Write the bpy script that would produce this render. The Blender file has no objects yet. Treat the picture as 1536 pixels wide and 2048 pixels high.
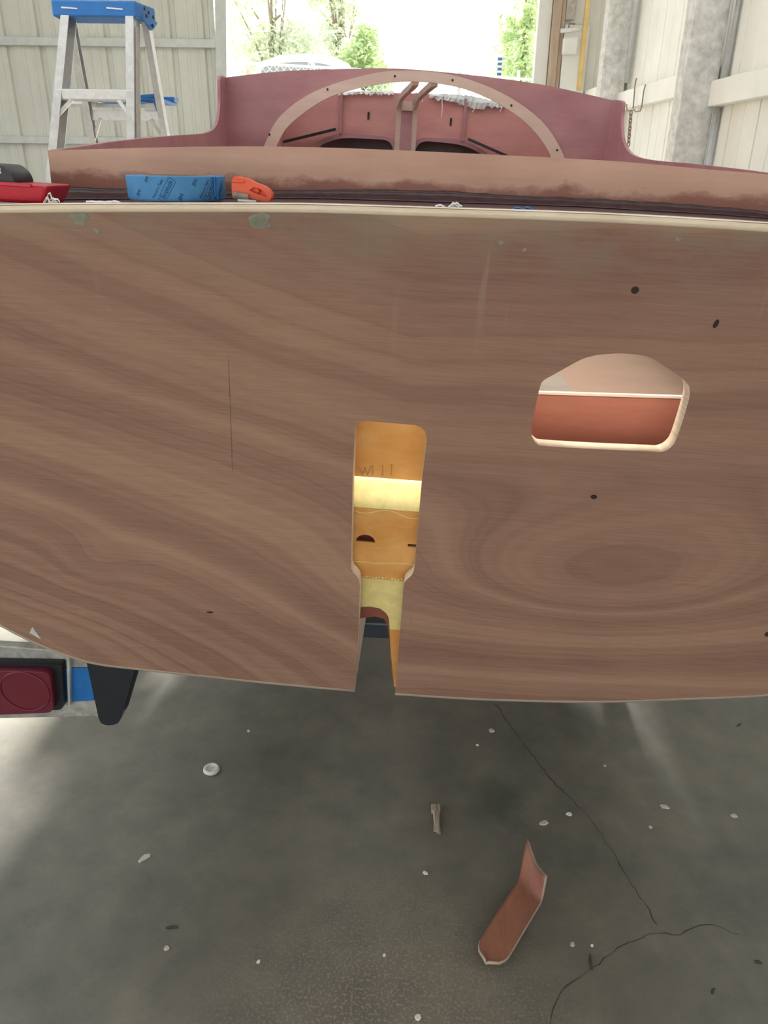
import bpy, bmesh, math, random
from mathutils import Vector, Matrix
from math import sin, cos, pi, radians, atan2, sqrt
random.seed(7)
SC = bpy.context.scene
COL = SC.collection

# ------------------------------------------------------------------ camera, world, sun, exposure
CAM_H, PITCH, ROLL, FPX = 1.45, radians(24.3), radians(.75), 1538.0
cd = bpy.data.cameras.new('camera'); cam = bpy.data.objects.new('camera', cd); COL.objects.link(cam)
cd.sensor_fit = 'VERTICAL'; cd.sensor_height = 36; cd.lens = 36 * FPX / 2048; cd.clip_start = .05; cd.clip_end = 300
_f = Vector((0, cos(PITCH), -sin(PITCH))); _r = Vector((1, 0, 0)); _u = _r.cross(_f)
_r2 = _r * cos(ROLL) + _u * sin(ROLL); _u2 = -_r * sin(ROLL) + _u * cos(ROLL)
cam.matrix_world = Matrix(((_r2.x, _u2.x, -_f.x, 0), (_r2.y, _u2.y, -_f.y, 0), (_r2.z, _u2.z, -_f.z, CAM_H), (0, 0, 0, 1)))
SC.camera = cam

W = bpy.data.worlds.new('hazy_sky'); SC.world = W; W.use_nodes = True
wn = W.node_tree.nodes; wl = W.node_tree.links
bg = wn['Background']
tcw = wn.new('ShaderNodeTexCoord'); sxw = wn.new('ShaderNodeSeparateXYZ'); crw = wn.new('ShaderNodeValToRGB')
wl.new(tcw.outputs['Generated'], sxw.inputs[0]); wl.new(sxw.outputs['Z'], crw.inputs[0]); wl.new(crw.outputs[0], bg.inputs['Color'])
crw.color_ramp.elements[0].position = 0; crw.color_ramp.elements[0].color = (1, 1, .98, 1)
crw.color_ramp.elements[1].position = 1; crw.color_ramp.elements[1].color = (.86, .93, 1, 1)
bg.inputs['Strength'].default_value = 2.5

sd = bpy.data.lights.new('sun', 'SUN'); sd.energy = 34.0; sd.angle = radians(6); sd.color = (1, .96, .9)
sun = bpy.data.objects.new('sun', sd); COL.objects.link(sun)
sun_dir = Vector((-.135, -1, -.455)).normalized()           # low sun ahead of the open doorway
sun.rotation_euler = sun_dir.to_track_quat('-Z', 'Y').to_euler()

SC.view_settings.view_transform = 'Standard'; SC.view_settings.look = 'None'
SC.view_settings.gamma = 1; SC.view_settings.use_curve_mapping = False
SC.view_settings.exposure = -0.3
try:
    SC.cycles.max_bounces = 10; SC.cycles.diffuse_bounces = 6; SC.cycles.use_denoising = True
    SC.cycles.sample_clamp_indirect = 6
except Exception: pass

# ------------------------------------------------------------------ helpers
def tag(o, label=None, cat=None, group=None, kind=None):
    if label: o['label'] = label
    if cat: o['category'] = cat
    if group: o['group'] = group
    if kind: o['kind'] = kind
    return o

def empty(name, loc=(0, 0, 0), rot=(0, 0, 0)):
    o = bpy.data.objects.new(name, None); COL.objects.link(o)
    o.location = loc; o.rotation_euler = rot; o.empty_display_size = .1
    return o

def obj(name, bm, mat, parent=None, smooth=False, bevel=0, seg=2, loc=None, rot=None):
    me = bpy.data.meshes.new(name); bm.to_mesh(me); bm.free()
    o = bpy.data.objects.new(name, me); COL.objects.link(o)
    if mat: me.materials.append(mat)
    if parent: o.parent = parent
    if loc: o.location = loc
    if rot: o.rotation_euler = rot
    if bevel:
        m = o.modifiers.new('bevel', 'BEVEL'); m.width = bevel; m.segments = seg; m.limit_method = 'ANGLE'; m.angle_limit = radians(35)
    if smooth:
        for p in me.polygons: p.use_smooth = True
    return o

def auto_smooth(o, ang=40):
    me = o.data
    for p in me.polygons: p.use_smooth = True
    m = o.modifiers.new('split', 'EDGE_SPLIT'); m.split_angle = radians(ang)
    return o

def box(bm, lo, hi, M=None):
    lo = Vector(lo); hi = Vector(hi)
    vs = [bm.verts.new(((lo, hi)[i & 1].x, (lo, hi)[(i >> 1) & 1].y, (lo, hi)[(i >> 2) & 1].z)) for i in range(8)]
    for f in ((0, 2, 3, 1), (4, 5, 7, 6), (0, 1, 5, 4), (2, 6, 7, 3), (0, 4, 6, 2), (1, 3, 7, 5)):
        bm.faces.new([vs[i] for i in f])
    if M is not None:
        for v in vs: v.co = M @ v.co
    return vs

def beam(bm, a, b, w, d, up=(0, 0, 1)):
    """rectangular bar from a to b; w across, d along up-ish"""
    a = Vector(a); b = Vector(b); t = (b - a).normalized(); up = Vector(up)
    s = t.cross(up)
    if s.length < 1e-4: s = t.cross(Vector((0, 1, 0)))
    s.normalize(); n = s.cross(t).normalized()
    vs = []
    for p in (a, b):
        for i, j in ((-1, -1), (1, -1), (1, 1), (-1, 1)):
            vs.append(bm.verts.new(p + s * (i * w / 2) + n * (j * d / 2)))
    for f in ((0, 3, 2, 1), (4, 5, 6, 7), (0, 1, 5, 4), (1, 2, 6, 5), (2, 3, 7, 6), (3, 0, 4, 7)):
        bm.faces.new([vs[i] for i in f])

def channel(bm, a, b, w, d, t, up, flip=1):
    """C channel from a to b: web of width w, two flanges of depth d"""
    a = Vector(a); b = Vector(b); ax = (b - a).normalized(); up = Vector(up)
    s = ax.cross(up).normalized(); n = s.cross(ax).normalized() * flip
    prof = [(-w/2, 0), (w/2, 0), (w/2, d), (w/2 - t, d), (w/2 - t, t), (-w/2 + t, t), (-w/2 + t, d), (-w/2, d)]
    r = [[bm.verts.new(p + s * x + n * y) for x, y in prof] for p in (a, b)]
    k = len(prof)
    for i in range(k): bm.faces.new((r[0][i], r[0][(i+1) % k], r[1][(i+1) % k], r[1][i]))
    bm.faces.new(r[0][::-1]); bm.faces.new(r[1])

def tube(bm, pts, rad, seg=8, cap=True, closed=False):
    pts = [Vector(p) for p in pts]; n = len(pts); rings = []
    prev = None
    for i, p in enumerate(pts):
        if closed: t = pts[(i+1) % n] - pts[i-1]
        else: t = pts[min(i+1, n-1)] - pts[max(i-1, 0)]
        t.normalize()
        if prev is None:
            s = t.orthogonal().normalized()
        else:
            s = prev - t * prev.dot(t)
            s = s.normalized() if s.length > 1e-6 else t.orthogonal().normalized()
        prev = s; b = t.cross(s)
        r = rad[i] if isinstance(rad, (list, tuple)) else rad
        rings.append([bm.verts.new(p + s * (r * cos(2*pi*k/seg)) + b * (r * sin(2*pi*k/seg))) for k in range(seg)])
    for i in range(n if closed else n-1):
        A, B = rings[i], rings[(i+1) % n]
        for k in range(seg): bm.faces.new((A[k], A[(k+1) % seg], B[(k+1) % seg], B[k]))
    if cap and not closed:
        bm.faces.new(rings[0][::-1]); bm.faces.new(rings[-1])

def lathe(bm, prof, seg=48, M=None, closed=False):
    """prof: (r, z) pairs"""
    rings = []
    for r, z in prof:
        rings.append([bm.verts.new((r*cos(2*pi*k/seg), r*sin(2*pi*k/seg), z)) for k in range(seg)])
    m = len(prof)
    for i in range(m if closed else m-1):
        A, B = rings[i], rings[(i+1) % m]
        for k in range(seg): bm.faces.new((A[k], A[(k+1) % seg], B[(k+1) % seg], B[k]))
    if not closed:
        if prof[0][0] > 1e-5: bm.faces.new(rings[0][::-1])
        if prof[-1][0] > 1e-5: bm.faces.new(rings[-1])
    if M is not None:
        for r in rings:
            for v in r: v.co = M @ v.co
    bmesh.ops.remove_doubles(bm, verts=bm.verts, dist=1e-6)

def sph(bm, c, r, seg=10, M=None, scale=(1, 1, 1)):
    d = bmesh.ops.create_uvsphere(bm, u_segments=seg, v_segments=max(6, seg*2//3), radius=r)
    for v in d['verts']:
        v.co = Vector((v.co.x*scale[0], v.co.y*scale[1], v.co.z*scale[2])) + Vector(c)
        if M is not None: v.co = M @ v.co

def plate(outer, holes=(), t=.01, fmap=None, bevel=0):
    """flat plate with holes; outline in 2D (a, b), thickness along third axis from 0 to t. fmap(a, b, c) -> xyz"""
    cu = bpy.data.curves.new('tmp', 'CURVE'); cu.dimensions = '2D'; cu.fill_mode = 'BOTH'; cu.extrude = t/2
    cu.bevel_depth = bevel; cu.bevel_resolution = 1
    for L in [outer] + list(holes):
        sp = cu.splines.new('POLY'); sp.points.add(len(L)-1); sp.use_cyclic_u = True
        for q, (a, b) in zip(sp.points, L): q.co = (a, b, 0, 1)
    o = bpy.data.objects.new('tmp', cu); COL.objects.link(o)
    dg = bpy.context.evaluated_depsgraph_get(); me = bpy.data.meshes.new_from_object(o.evaluated_get(dg))
    bpy.data.objects.remove(o); bpy.data.curves.remove(cu)
    bm = bmesh.new(); bm.from_mesh(me); bpy.data.meshes.remove(me)
    bmesh.ops.remove_doubles(bm, verts=bm.verts, dist=1e-6)
    for v in bm.verts:
        a, b, c = v.co; c += t/2
        v.co = fmap(a, b, c) if fmap else (a, b, c)
    bmesh.ops.recalc_face_normals(bm, faces=bm.faces)
    return bm

def text_bm(s, size, align='CENTER'):
    cu = bpy.data.curves.new('tmp', 'FONT'); cu.body = s; cu.size = size; cu.align_x = align; cu.align_y = 'CENTER'; cu.fill_mode = 'FRONT' if False else 'BOTH'
    cu.extrude = .0001
    o = bpy.data.objects.new('tmp', cu); COL.objects.link(o)
    dg = bpy.context.evaluated_depsgraph_get(); me = bpy.data.meshes.new_from_object(o.evaluated_get(dg))
    bpy.data.objects.remove(o); bpy.data.curves.remove(cu)
    bm = bmesh.new(); bm.from_mesh(me); bpy.data.meshes.remove(me)
    return bm

def interp(x, P):
    if x <= P[0][0]: return P[0][1]
    for (a, b), (c, d) in zip(P, P[1:]):
        if x <= c: return b + (d-b)*(x-a)/(c-a)
    return P[-1][1]

def smooth_pts(P, n=6):
    """Catmull-Rom through 2D/3D points"""
    P = [Vector(p) for p in P]; out = []
    for i in range(len(P)-1):
        p0 = P[max(i-1, 0)]; p1 = P[i]; p2 = P[i+1]; p3 = P[min(i+2, len(P)-1)]
        for k in range(n):
            t = k/n
            out.append(.5*((2*p1) + (p2-p0)*t + (2*p0-5*p1+4*p2-p3)*t*t + (3*p1-p0-3*p2+p3)*t**3))
    out.append(P[-1])
    return [tuple(v) for v in out]

def rounded(pts, rads, n=6):
    """polygon with rounded corners"""
    out = []; m = len(pts)
    for i, (p, r) in enumerate(zip(pts, rads)):
        p = Vector(p); a = Vector(pts[i-1]); b = Vector(pts[(i+1) % m])
        if r <= 0: out.append(tuple(p)); continue
        u = (a-p).normalized(); v = (b-p).normalized()
        s = p + u*r; e = p + v*r
        for k in range(n+1):
            t = k/n
            out.append(tuple((1-t)**2*s + 2*t*(1-t)*p + t*t*e))
    return out

# ------------------------------------------------------------------ materials
def new_mat(name):
    m = bpy.data.materials.new(name); m.use_nodes = True
    nt = m.node_tree; b = nt.nodes['Principled BSDF']
    return m, nt, b
def N(nt, t, **kw):
    n = nt.nodes.new(t)
    for k, v in kw.items(): setattr(n, k, v)
    return n
def mapping(nt, scale=(1, 1, 1), rot=(0, 0, 0), loc=(0, 0, 0), coord='Object'):
    tc = N(nt, 'ShaderNodeTexCoord'); mp = N(nt, 'ShaderNodeMapping')
    mp.inputs['Scale'].default_value = scale; mp.inputs['Rotation'].default_value = rot; mp.inputs['Location'].default_value = loc
    nt.links.new(tc.outputs[coord], mp.inputs[0]); return mp.outputs[0]
def noise(nt, vec, scale, detail=4, rough=.55, dim='3D', dist=0):
    n = N(nt, 'ShaderNodeTexNoise', noise_dimensions=dim)
    n.inputs['Scale'].default_value = scale; n.inputs['Detail'].default_value = detail; n.inputs['Roughness'].default_value = rough
    n.inputs['Distortion'].default_value = dist
    if dim == '1D': nt.links.new(vec, n.inputs['W'])
    else: nt.links.new(vec, n.inputs['Vector'])
    return n.outputs[0]
def ramp(nt, fac, stops):
    r = N(nt, 'ShaderNodeValToRGB'); e = r.color_ramp.elements
    while len(e) < len(stops): e.new(.5)
    for k, (p, c) in zip(e, stops):
        k.position = p; k.color = (*c, 1) if len(c) == 3 else c
    nt.links.new(fac, r.inputs[0]); return r.outputs[0]
def mixc(nt, fac, a, b, mode='MIX'):
    m = N(nt, 'ShaderNodeMix', data_type='RGBA', blend_type=mode)
    if isinstance(fac, (int, float)): m.inputs[0].default_value = fac
    else: nt.links.new(fac, m.inputs[0])
    for k, v in ((6, a), (7, b)):
        if isinstance(v, tuple): m.inputs[k].default_value = (*v, 1)
        else: nt.links.new(v, m.inputs[k])
    return m.outputs[2]
def math_(nt, op, a, b=None, c=None, clamp=False):
    m = N(nt, 'ShaderNodeMath', operation=op, use_clamp=clamp)
    for k, v in enumerate((a, b, c)):
        if v is None: continue
        if isinstance(v, (int, float)): m.inputs[k].default_value = v
        else: nt.links.new(v, m.inputs[k])
    return m.outputs[0]
def bump(nt, b, h, strength=.2, dist=.002):
    n = N(nt, 'ShaderNodeBump'); n.inputs['Strength'].default_value = strength; n.inputs['Distance'].default_value = dist
    nt.links.new(h, n.inputs['Height']); nt.links.new(n.outputs[0], b.inputs['Normal'])

def plain(name, col, rough=.5, metal=0, var=.08, scale=20, spec=.5, bumpy=0):
    m, nt, b = new_mat(name)
    v = mapping(nt); n = noise(nt, v, scale)
    lo = tuple(c*(1-var) for c in col); hi = tuple(min(1, c*(1+var)) for c in col)
    nt.links.new(ramp(nt, n, [(.3, lo), (.7, hi)]), b.inputs['Base Color'])
    b.inputs['Roughness'].default_value = rough; b.inputs['Metallic'].default_value = metal
    b.inputs['Specular IOR Level'].default_value = spec
    if bumpy: bump(nt, b, n, bumpy)
    return m

def wood(name, light, dark, scale=(6, 30, 60), rough=.5, spec=.3, mottle=None, contrast=(.35, .65)):
    m, nt, b = new_mat(name)
    v = mapping(nt, scale); n = noise(nt, v, 1, 6, .6, dist=.6)
    v2 = mapping(nt, tuple(s*8 for s in scale)); f = noise(nt, v2, 1, 2)
    fac = math_(nt, 'ADD', math_(nt, 'MULTIPLY', n, .8), math_(nt, 'MULTIPLY', f, .2))
    c = ramp(nt, fac, [(contrast[0], dark), (contrast[1], light)])
    if mottle:
        v3 = mapping(nt); k = noise(nt, v3, mottle[1], 5, .6)
        c = mixc(nt, math_(nt, 'MULTIPLY', ramp(nt, k, [(.42, (0, 0, 0)), (.68, (1, 1, 1))]), mottle[2]), c, mottle[0])
    nt.links.new(c, b.inputs['Base Color'])
    b.inputs['Roughness'].default_value = rough; b.inputs['Specular IOR Level'].default_value = spec
    bump(nt, b, f, .08, .001)
    return m

def mat_transom():
    m, nt, b = new_mat('okoume_transom')
    tc = N(nt, 'ShaderNodeTexCoord'); sx = N(nt, 'ShaderNodeSeparateXYZ'); nt.links.new(tc.outputs['Object'], sx.inputs[0])
    x, z = sx.outputs['X'], sx.outputs['Z']
    # left: figure runs down towards the slot, steeper low down
    q = math_(nt, 'ADD', .38, math_(nt, 'MULTIPLY', math_(nt, 'MULTIPLY_ADD', z, -2.0, -.5, clamp=True), .5))
    xl = math_(nt, 'MINIMUM', math_(nt, 'SUBTRACT', x, .02), 0)
    f = math_(nt, 'ADD', z, math_(nt, 'MULTIPLY', xl, q))
    f = math_(nt, 'ADD', f, math_(nt, 'MULTIPLY', x, -.06))
    # right: a flat cathedral loop low down
    def gauss(cx, cz, sx_, sz_, amp):
        u = math_(nt, 'DIVIDE', math_(nt, 'SUBTRACT', x, cx), sx_); w = math_(nt, 'DIVIDE', math_(nt, 'SUBTRACT', z, cz), sz_)
        w = math_(nt, 'SUBTRACT', w, math_(nt, 'MULTIPLY', u, .25))
        r2 = math_(nt, 'ADD', math_(nt, 'MULTIPLY', u, u), math_(nt, 'MULTIPLY', w, w))
        return math_(nt, 'MULTIPLY', math_(nt, 'EXPONENT', math_(nt, 'MULTIPLY', r2, -1)), amp)
    f = math_(nt, 'ADD', f, gauss(.35, -.52, .30, .125, .30))
    f = math_(nt, 'ADD', f, gauss(-.47, -.57, .06, .05, .07))
    w1 = mapping(nt, (2.2, 1, 5)); wn_ = noise(nt, w1, 1, 3)
    f = math_(nt, 'ADD', f, math_(nt, 'MULTIPLY', wn_, .055))
    bands = noise(nt, f, 6.5, 3.5, .62, '1D')
    fine = noise(nt, f, 55, 2, .6, '1D')
    fib = noise(nt, mapping(nt, (11, 5, 380)), 1, 3, .6)
    por = noise(nt, mapping(nt, (32, 5, 800)), 1, 1)
    mot = noise(nt, mapping(nt, (2.6, 3, 4)), 1, 4)
    fac = math_(nt, 'MULTIPLY', bands, .52)
    fac = math_(nt, 'ADD', fac, .05)
    fac = math_(nt, 'ADD', fac, math_(nt, 'MULTIPLY', fine, .07))
    fac = math_(nt, 'ADD', fac, math_(nt, 'MULTIPLY', fib, .16))
    fac = math_(nt, 'ADD', fac, math_(nt, 'MULTIPLY', mot, .17))
    c = ramp(nt, fac, [(.37, (.190, .098, .078)), (.45, (.268, .148, .110)), (.54, (.345, .202, .144)), (.65, (.43, .265, .182))])
    line = ramp(nt, math_(nt, 'ABSOLUTE', math_(nt, 'SUBTRACT', bands, .47)), [(.0, (1, 1, 1)), (.022, (0, 0, 0))])
    c = mixc(nt, math_(nt, 'MULTIPLY', line, .22), c, (.14, .065, .055))
    c = mixc(nt, math_(nt, 'MULTIPLY', ramp(nt, por, [(.28, (1, 1, 1)), (.40, (0, 0, 0))]), .22), c, (.16, .08, .055))
    # greyish sanded epoxy residue and vertical runs near the top edge
    top = math_(nt, 'MULTIPLY_ADD', z, 9.0, 1.0, clamp=True)
    res = noise(nt, mapping(nt, (9, 3, 16)), 1, 5, .65)
    rm = math_(nt, 'MULTIPLY', math_(nt, 'MULTIPLY', ramp(nt, res, [(.40, (0, 0, 0)), (.62, (1, 1, 1))]), top), .6)
    c = mixc(nt, rm, c, (.27, .24, .175))
    run = noise(nt, mapping(nt, (55, 3, 3.2)), 1, 2, .5)
    top2 = math_(nt, 'MULTIPLY_ADD', z, 5.5, 1.15, clamp=True)
    rr = math_(nt, 'MULTIPLY', math_(nt, 'MULTIPLY', ramp(nt, run, [(.66, (0, 0, 0)), (.74, (1, 1, 1))]), top2), .35)
    c = mixc(nt, rr, c, (.47, .36, .29))
    nt.links.new(c, b.inputs['Base Color'])
    b.inputs['Roughness'].default_value = .62; b.inputs['Specular IOR Level'].default_value = .25
    bump(nt, b, fib, .06, .001)
    return m

def mat_floor():
    m, nt, b = new_mat('concrete_floor')
    tc = N(nt, 'ShaderNodeTexCoord'); P = tc.outputs['Object']
    a = noise(nt, P, 1.4, 6, .6); d = noise(nt, P, 9, 5, .65); g = noise(nt, P, 170, 2, .7); h = noise(nt, P, 420, 2, .6)
    c = ramp(nt, a, [(.33, (.132, .135, .124)), (.5, (.19, .186, .163)), (.68, (.275, .260, .212))])
    c = mixc(nt, .35, c, ramp(nt, d, [(.3, (.105, .108, .10)), (.7, (.31, .29, .235))]))
    # dark damp stain
    sx = N(nt, 'ShaderNodeSeparateXYZ'); nt.links.new(P, sx.inputs[0])
    def spot(cx, cy, r):
        u = math_(nt, 'SUBTRACT', sx.outputs['X'], cx); w = math_(nt, 'SUBTRACT', sx.outputs['Y'], cy)
        dd = math_(nt, 'SQRT', math_(nt, 'ADD', math_(nt, 'MULTIPLY', u, u), math_(nt, 'MULTIPLY', w, w)))
        dd = math_(nt, 'ADD', dd, math_(nt, 'MULTIPLY_ADD', d, .12, -.06))
        return ramp(nt, math_(nt, 'DIVIDE', dd, r), [(.3, (1, 1, 1)), (1, (0, 0, 0))])
    for cx, cy, r, k in ((.30, 1.47, .10, .55), (.32, 1.39, .045, .5), (.16, 1.25, .06, .25), (.47, 1.30, .05, .2)):
        c = mixc(nt, math_(nt, 'MULTIPLY', spot(cx, cy, r), k), c, (.085, .095, .09))
    # sawdust speckle close to the stern
    sd_ = math_(nt, 'MULTIPLY', spot(.02, .86, .42), ramp(nt, g, [(.52, (0, 0, 0)), (.62, (1, 1, 1))]))
    c = mixc(nt, math_(nt, 'MULTIPLY', sd_, .7), c, (.46, .34, .26))
    sp = ramp(nt, h, [(.62, (0, 0, 0)), (.70, (1, 1, 1))])
    c = mixc(nt, math_(nt, 'MULTIPLY', sp, .35), c, (.45, .42, .36))
    nt.links.new(c, b.inputs['Base Color'])
    r = ramp(nt, a, [(.3, (.34,)*3), (.7, (.52,)*3)]); nt.links.new(r, b.inputs['Roughness'])
    b.inputs['Specular IOR Level'].default_value = .4
    bump(nt, b, g, .08, .001)
    return m

def mat_metal(name, col, rough=.45, mottle=.25, scale=25, metal=.75):
    m, nt, b = new_mat(name)
    v = mapping(nt); n = noise(nt, v, scale, 5, .65, dist=.8)
    nt.links.new(ramp(nt, n, [(.35, tuple(c*(1-mottle) for c in col)), (.65, tuple(min(1, c*(1+mottle*.5)) for c in col))]), b.inputs['Base Color'])
    b.inputs['Metallic'].default_value = metal
    nt.links.new(ramp(nt, n, [(.3, (rough*.8,)*3), (.7, (min(1, rough*1.2),)*3)]), b.inputs['Roughness'])
    return m

def mat_leaf(name, c1, c2):
    m, nt, b = new_mat(name)
    n = noise(nt, mapping(nt), 3.0, 3)
    c = ramp(nt, n, [(.35, c1), (.65, c2)])
    nt.links.new(c, b.inputs['Base Color']); b.inputs['Roughness'].default_value = .6
    tr = N(nt, 'ShaderNodeBsdfTranslucent'); nt.links.new(c, tr.inputs[0])
    mx = N(nt, 'ShaderNodeMixShader'); mx.inputs[0].default_value = .6
    out = nt.nodes['Material Output']
    nt.links.new(b.outputs[0], mx.inputs[1]); nt.links.new(tr.outputs[0], mx.inputs[2]); nt.links.new(mx.outputs[0], out.inputs[0])
    return m

M_transom = mat_transom()
M_floor = mat_floor()
M_pale = wood('pale_plywood', (.70, .455, .36), (.60, .37, .285), (2.5, 30, 26), .5, mottle=((.42, .21, .15), 6, .25))
def stain_foot(m, z0, slope, h, col, k):
    """reddish resin stain with a ragged top creeping up from the foot of a board"""
    nt = m.node_tree; b = nt.nodes['Principled BSDF']; src = b.inputs['Base Color'].links[0].from_socket
    tc = N(nt, 'ShaderNodeTexCoord'); sx = N(nt, 'ShaderNodeSeparateXYZ'); nt.links.new(tc.outputs['Object'], sx.inputs[0])
    zz = math_(nt, 'SUBTRACT', sx.outputs['Z'], math_(nt, 'MULTIPLY_ADD', sx.outputs['X'], slope, z0))
    n = noise(nt, mapping(nt, (16, 4, 30)), 1, 5, .65)
    zz = math_(nt, 'ADD', zz, math_(nt, 'MULTIPLY_ADD', n, -.05, .025))
    f = ramp(nt, math_(nt, 'DIVIDE', zz, h), [(.35, (1, 1, 1)), (.9, (0, 0, 0))])
    nt.links.new(mixc(nt, math_(nt, 'MULTIPLY', f, k), src, col), b.inputs['Base Color'])
stain_foot(M_pale, .006, .022, .020, (.25, .075, .06), .75)
M_ring = wood('ring_plywood', (.64, .49, .43), (.56, .41, .35), (4, 30, 30), .6)
M_maroon = wood('flare_tinted_plywood', (.42, .20, .215), (.33, .145, .165), (3, 20, 14), .4, .4, mottle=((.46, .27, .27), 5, .45))  # plywood brown with the purple cast of lens flare mixed in
M_maroon2 = wood('inner_plywood', (.62, .28, .255), (.48, .20, .19), (3, 20, 14), .45, .4, mottle=((.56, .32, .29), 6, .4))
M_redply = wood('red_plywood', (.41, .155, .105), (.335, .12, .082), (6, 20, 25), .4, .35)
M_amber = wood('amber_plywood', (.80, .40, .12), (.70, .33, .09), (7, 20, 26), .3, .5, mottle=((.86, .52, .20), 26, .55))
M_resin = plain('yellow_resin', (.86, .74, .32), .35, 0, .1, 60, .5, .25)
M_tan = wood('tan_plywood', (.90, .62, .44), (.83, .55, .37), (5, 12, 8), .45, .35)
M_edge = wood('plywood_edge', (.80, .70, .56), (.60, .46, .34), (3, 3, 300), .5)
M_deckedge = wood('sanded_deck_edge', (.84, .72, .56), (.72, .58, .43), (10, 30, 30), .22, .7)
M_deck = wood('dark_deck', (.10, .055, .06), (.065, .035, .042), (20, 20, 20), .3, .5)
M_fillet = plain('dark_epoxy_fillet', (.075, .04, .045), .28, 0, .4, 120, .6, .2)
M_hull = wood('hull_plywood', (.52, .43, .35), (.42, .34, .27), (10, 3, 10), .5)
M_hole = plain('bolt_hole_dark', (.03, .018, .018), .8)
M_filler = plain('green_grey_filler', (.25, .25, .185), .7, 0, .3, 60)
M_pencil = plain('pencil_line', (.33, .17, .06), .8)
M_white = plain('white_paint', (.80, .80, .77), .6, 0, .04, 6)
M_wallL = plain('cream_sheet_metal', (.64, .645, .58), .5, 0, .05, 3)
M_wallR = plain('white_sheet_metal', (.90, .885, .82), .5, 0, .05, 3)
M_girt = plain('grey_girt', (.60, .62, .60), .5, 0, .08, 12)
M_post = plain('mottled_grey_post', (.66, .66, .63), .75, 0, .22, 22, .3, .2)
M_alu = mat_metal('aluminium', (.63, .62, .60), .42, .12, 30, .6)
M_aludark = mat_metal('worn_aluminium', (.50, .46, .42), .5, .3, 18, .6)
M_blue = plain('blue_plastic', (.02, .17, .50), .45, 0, .06, 30)
M_galv = mat_metal('galvanised_steel', (.44, .44, .41), .6, .35, 35, .35)
M_black = plain('black_rubber', (.008, .011, .018), .6, 0, .2, 40)
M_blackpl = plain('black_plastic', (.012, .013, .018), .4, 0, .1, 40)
M_red = plain('red_plastic', (.50, .015, .035), .35, 0, .06, 30)
M_lens = plain('red_lens', (.14, .010, .026), .25, 0, .06, 30)
M_orange = plain('orange_plastic', (.85, .10, .022), .35, 0, .05, 30)
M_tape = plain('blue_masking_tape', (.07, .25, .53), .7, 0, .08, 60)
M_tapedark = plain('bright_blue_tape', (.008, .15, .47), .6, 0, .08, 60)
M_ink = plain('dark_ink', (.022, .07, .18), .7)
M_card = plain('brown_card', (.42, .30, .19), .8)
M_trailer = plain('dark_trailer_paint', (.035, .045, .055), .35, 0, .2, 30)
M_tyre = plain('tyre_rubber', (.02, .02, .02), .85)
M_tarp = plain('white_plastic_film', (.82, .82, .80), .4)
M_cloth = plain('grey_glass_cloth', (.62, .63, .63), .7, 0, .15, 50)
M_trimwood = wood('weathered_trim', (.56, .44, .34), (.42, .32, .24), (30, 30, 3), .7)
M_yellow = plain('yellow_stained_board', (.80, .58, .25), .7, 0, .15, 10)
M_rust = plain('rusty_wire', (.30, .22, .17), .6, .3, .35, 200)
M_conduit = mat_metal('conduit_steel', (.62, .64, .66), .4, .1, 20, .6)
M_glass = plain('grey_windscreen', (.20, .22, .22), .3, 0, .1, 2)
M_van = plain('white_vehicle_paint', (.82, .82, .82), .35, 0, .02, 2)
M_apron = plain('pale_concrete_apron', (.52, .50, .46), .8, 0, .1, 2)
M_fence = plain('galvanised_wire', (.45, .47, .45), .6, .2, .1, 50)
M_bark = plain('grey_bark', (.30, .25, .20), .9, 0, .3, 8)
M_leafA = mat_leaf('pale_green_leaves', (.54, .60, .45), (.76, .80, .66))
M_leafB = mat_leaf('bright_green_leaves', (.46, .58, .33), (.74, .81, .54))
M_roof = plain('roof_sheet', (.62, .62, .58), .6, 0, .05, 3)
M_chip = plain('pale_chip', (.62, .60, .52), .8, 0, .15, 90)
M_chipw = plain('white_chip', (.85, .84, .78), .8, 0, .05, 90)
M_chipd = plain('dark_splinter', (.07, .06, .05), .8, 0, .2, 90)
M_cap = plain('white_cap_plastic', (.72, .71, .68), .5, 0, .04, 60)
M_stick = wood('grey_splinter_wood', (.58, .48, .39), (.24, .19, .15), (200, 8, 200), .8)
M_scrap = wood('offcut_plywood', (.43, .195, .13), (.33, .14, .10), (30, 7, 30), .55, mottle=((.20, .12, .10), 14, .35))

# ------------------------------------------------------------------ the shed
WY, WX = 8.2, 1.90            # door wall and right-hand wall
bm = bmesh.new(); box(bm, (-7.2, -4.2, -.15), (2.4, WY+.05, 0)); floor = tag(obj('floor', bm, M_floor), kind='structure')

def crack(pts, w):
    bm = bmesh.new(); L = []
    for (a, b), (c, d) in zip(pts, pts[1:]):
        n = max(2, int(sqrt((c-a)**2+(d-b)**2)/.015))
        for k in range(n):
            t = k/n; L.append((a+(c-a)*t+random.uniform(-.004, .004), b+(d-b)*t+random.uniform(-.004, .004)))
    L.append(pts[-1]); prev = None
    for i, (x, y) in enumerate(L):
        q = L[min(i+1, len(L)-1)]; p = L[max(i-1, 0)]; t = Vector((q[0]-p[0], q[1]-p[1])).normalized()
        ww = w*random.uniform(.3, 1.2)
        cur = (bm.verts.new((x-t.y*ww, y+t.x*ww, .0006)), bm.verts.new((x+t.y*ww, y-t.x*ww, .0006)))
        if prev: bm.faces.new((prev[0], prev[1], cur[1], cur[0]))
        prev = cur
    return obj('crack', bm, M_chipd, floor)
crack([(.335, 1.845), (.349, 1.815), (.385, 1.69), (.425, 1.59), (.445, 1.53), (.50, 1.435), (.522, 1.375), (.552, 1.27), (.575, 1.17), (.585, 1.12)], .0013)
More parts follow.
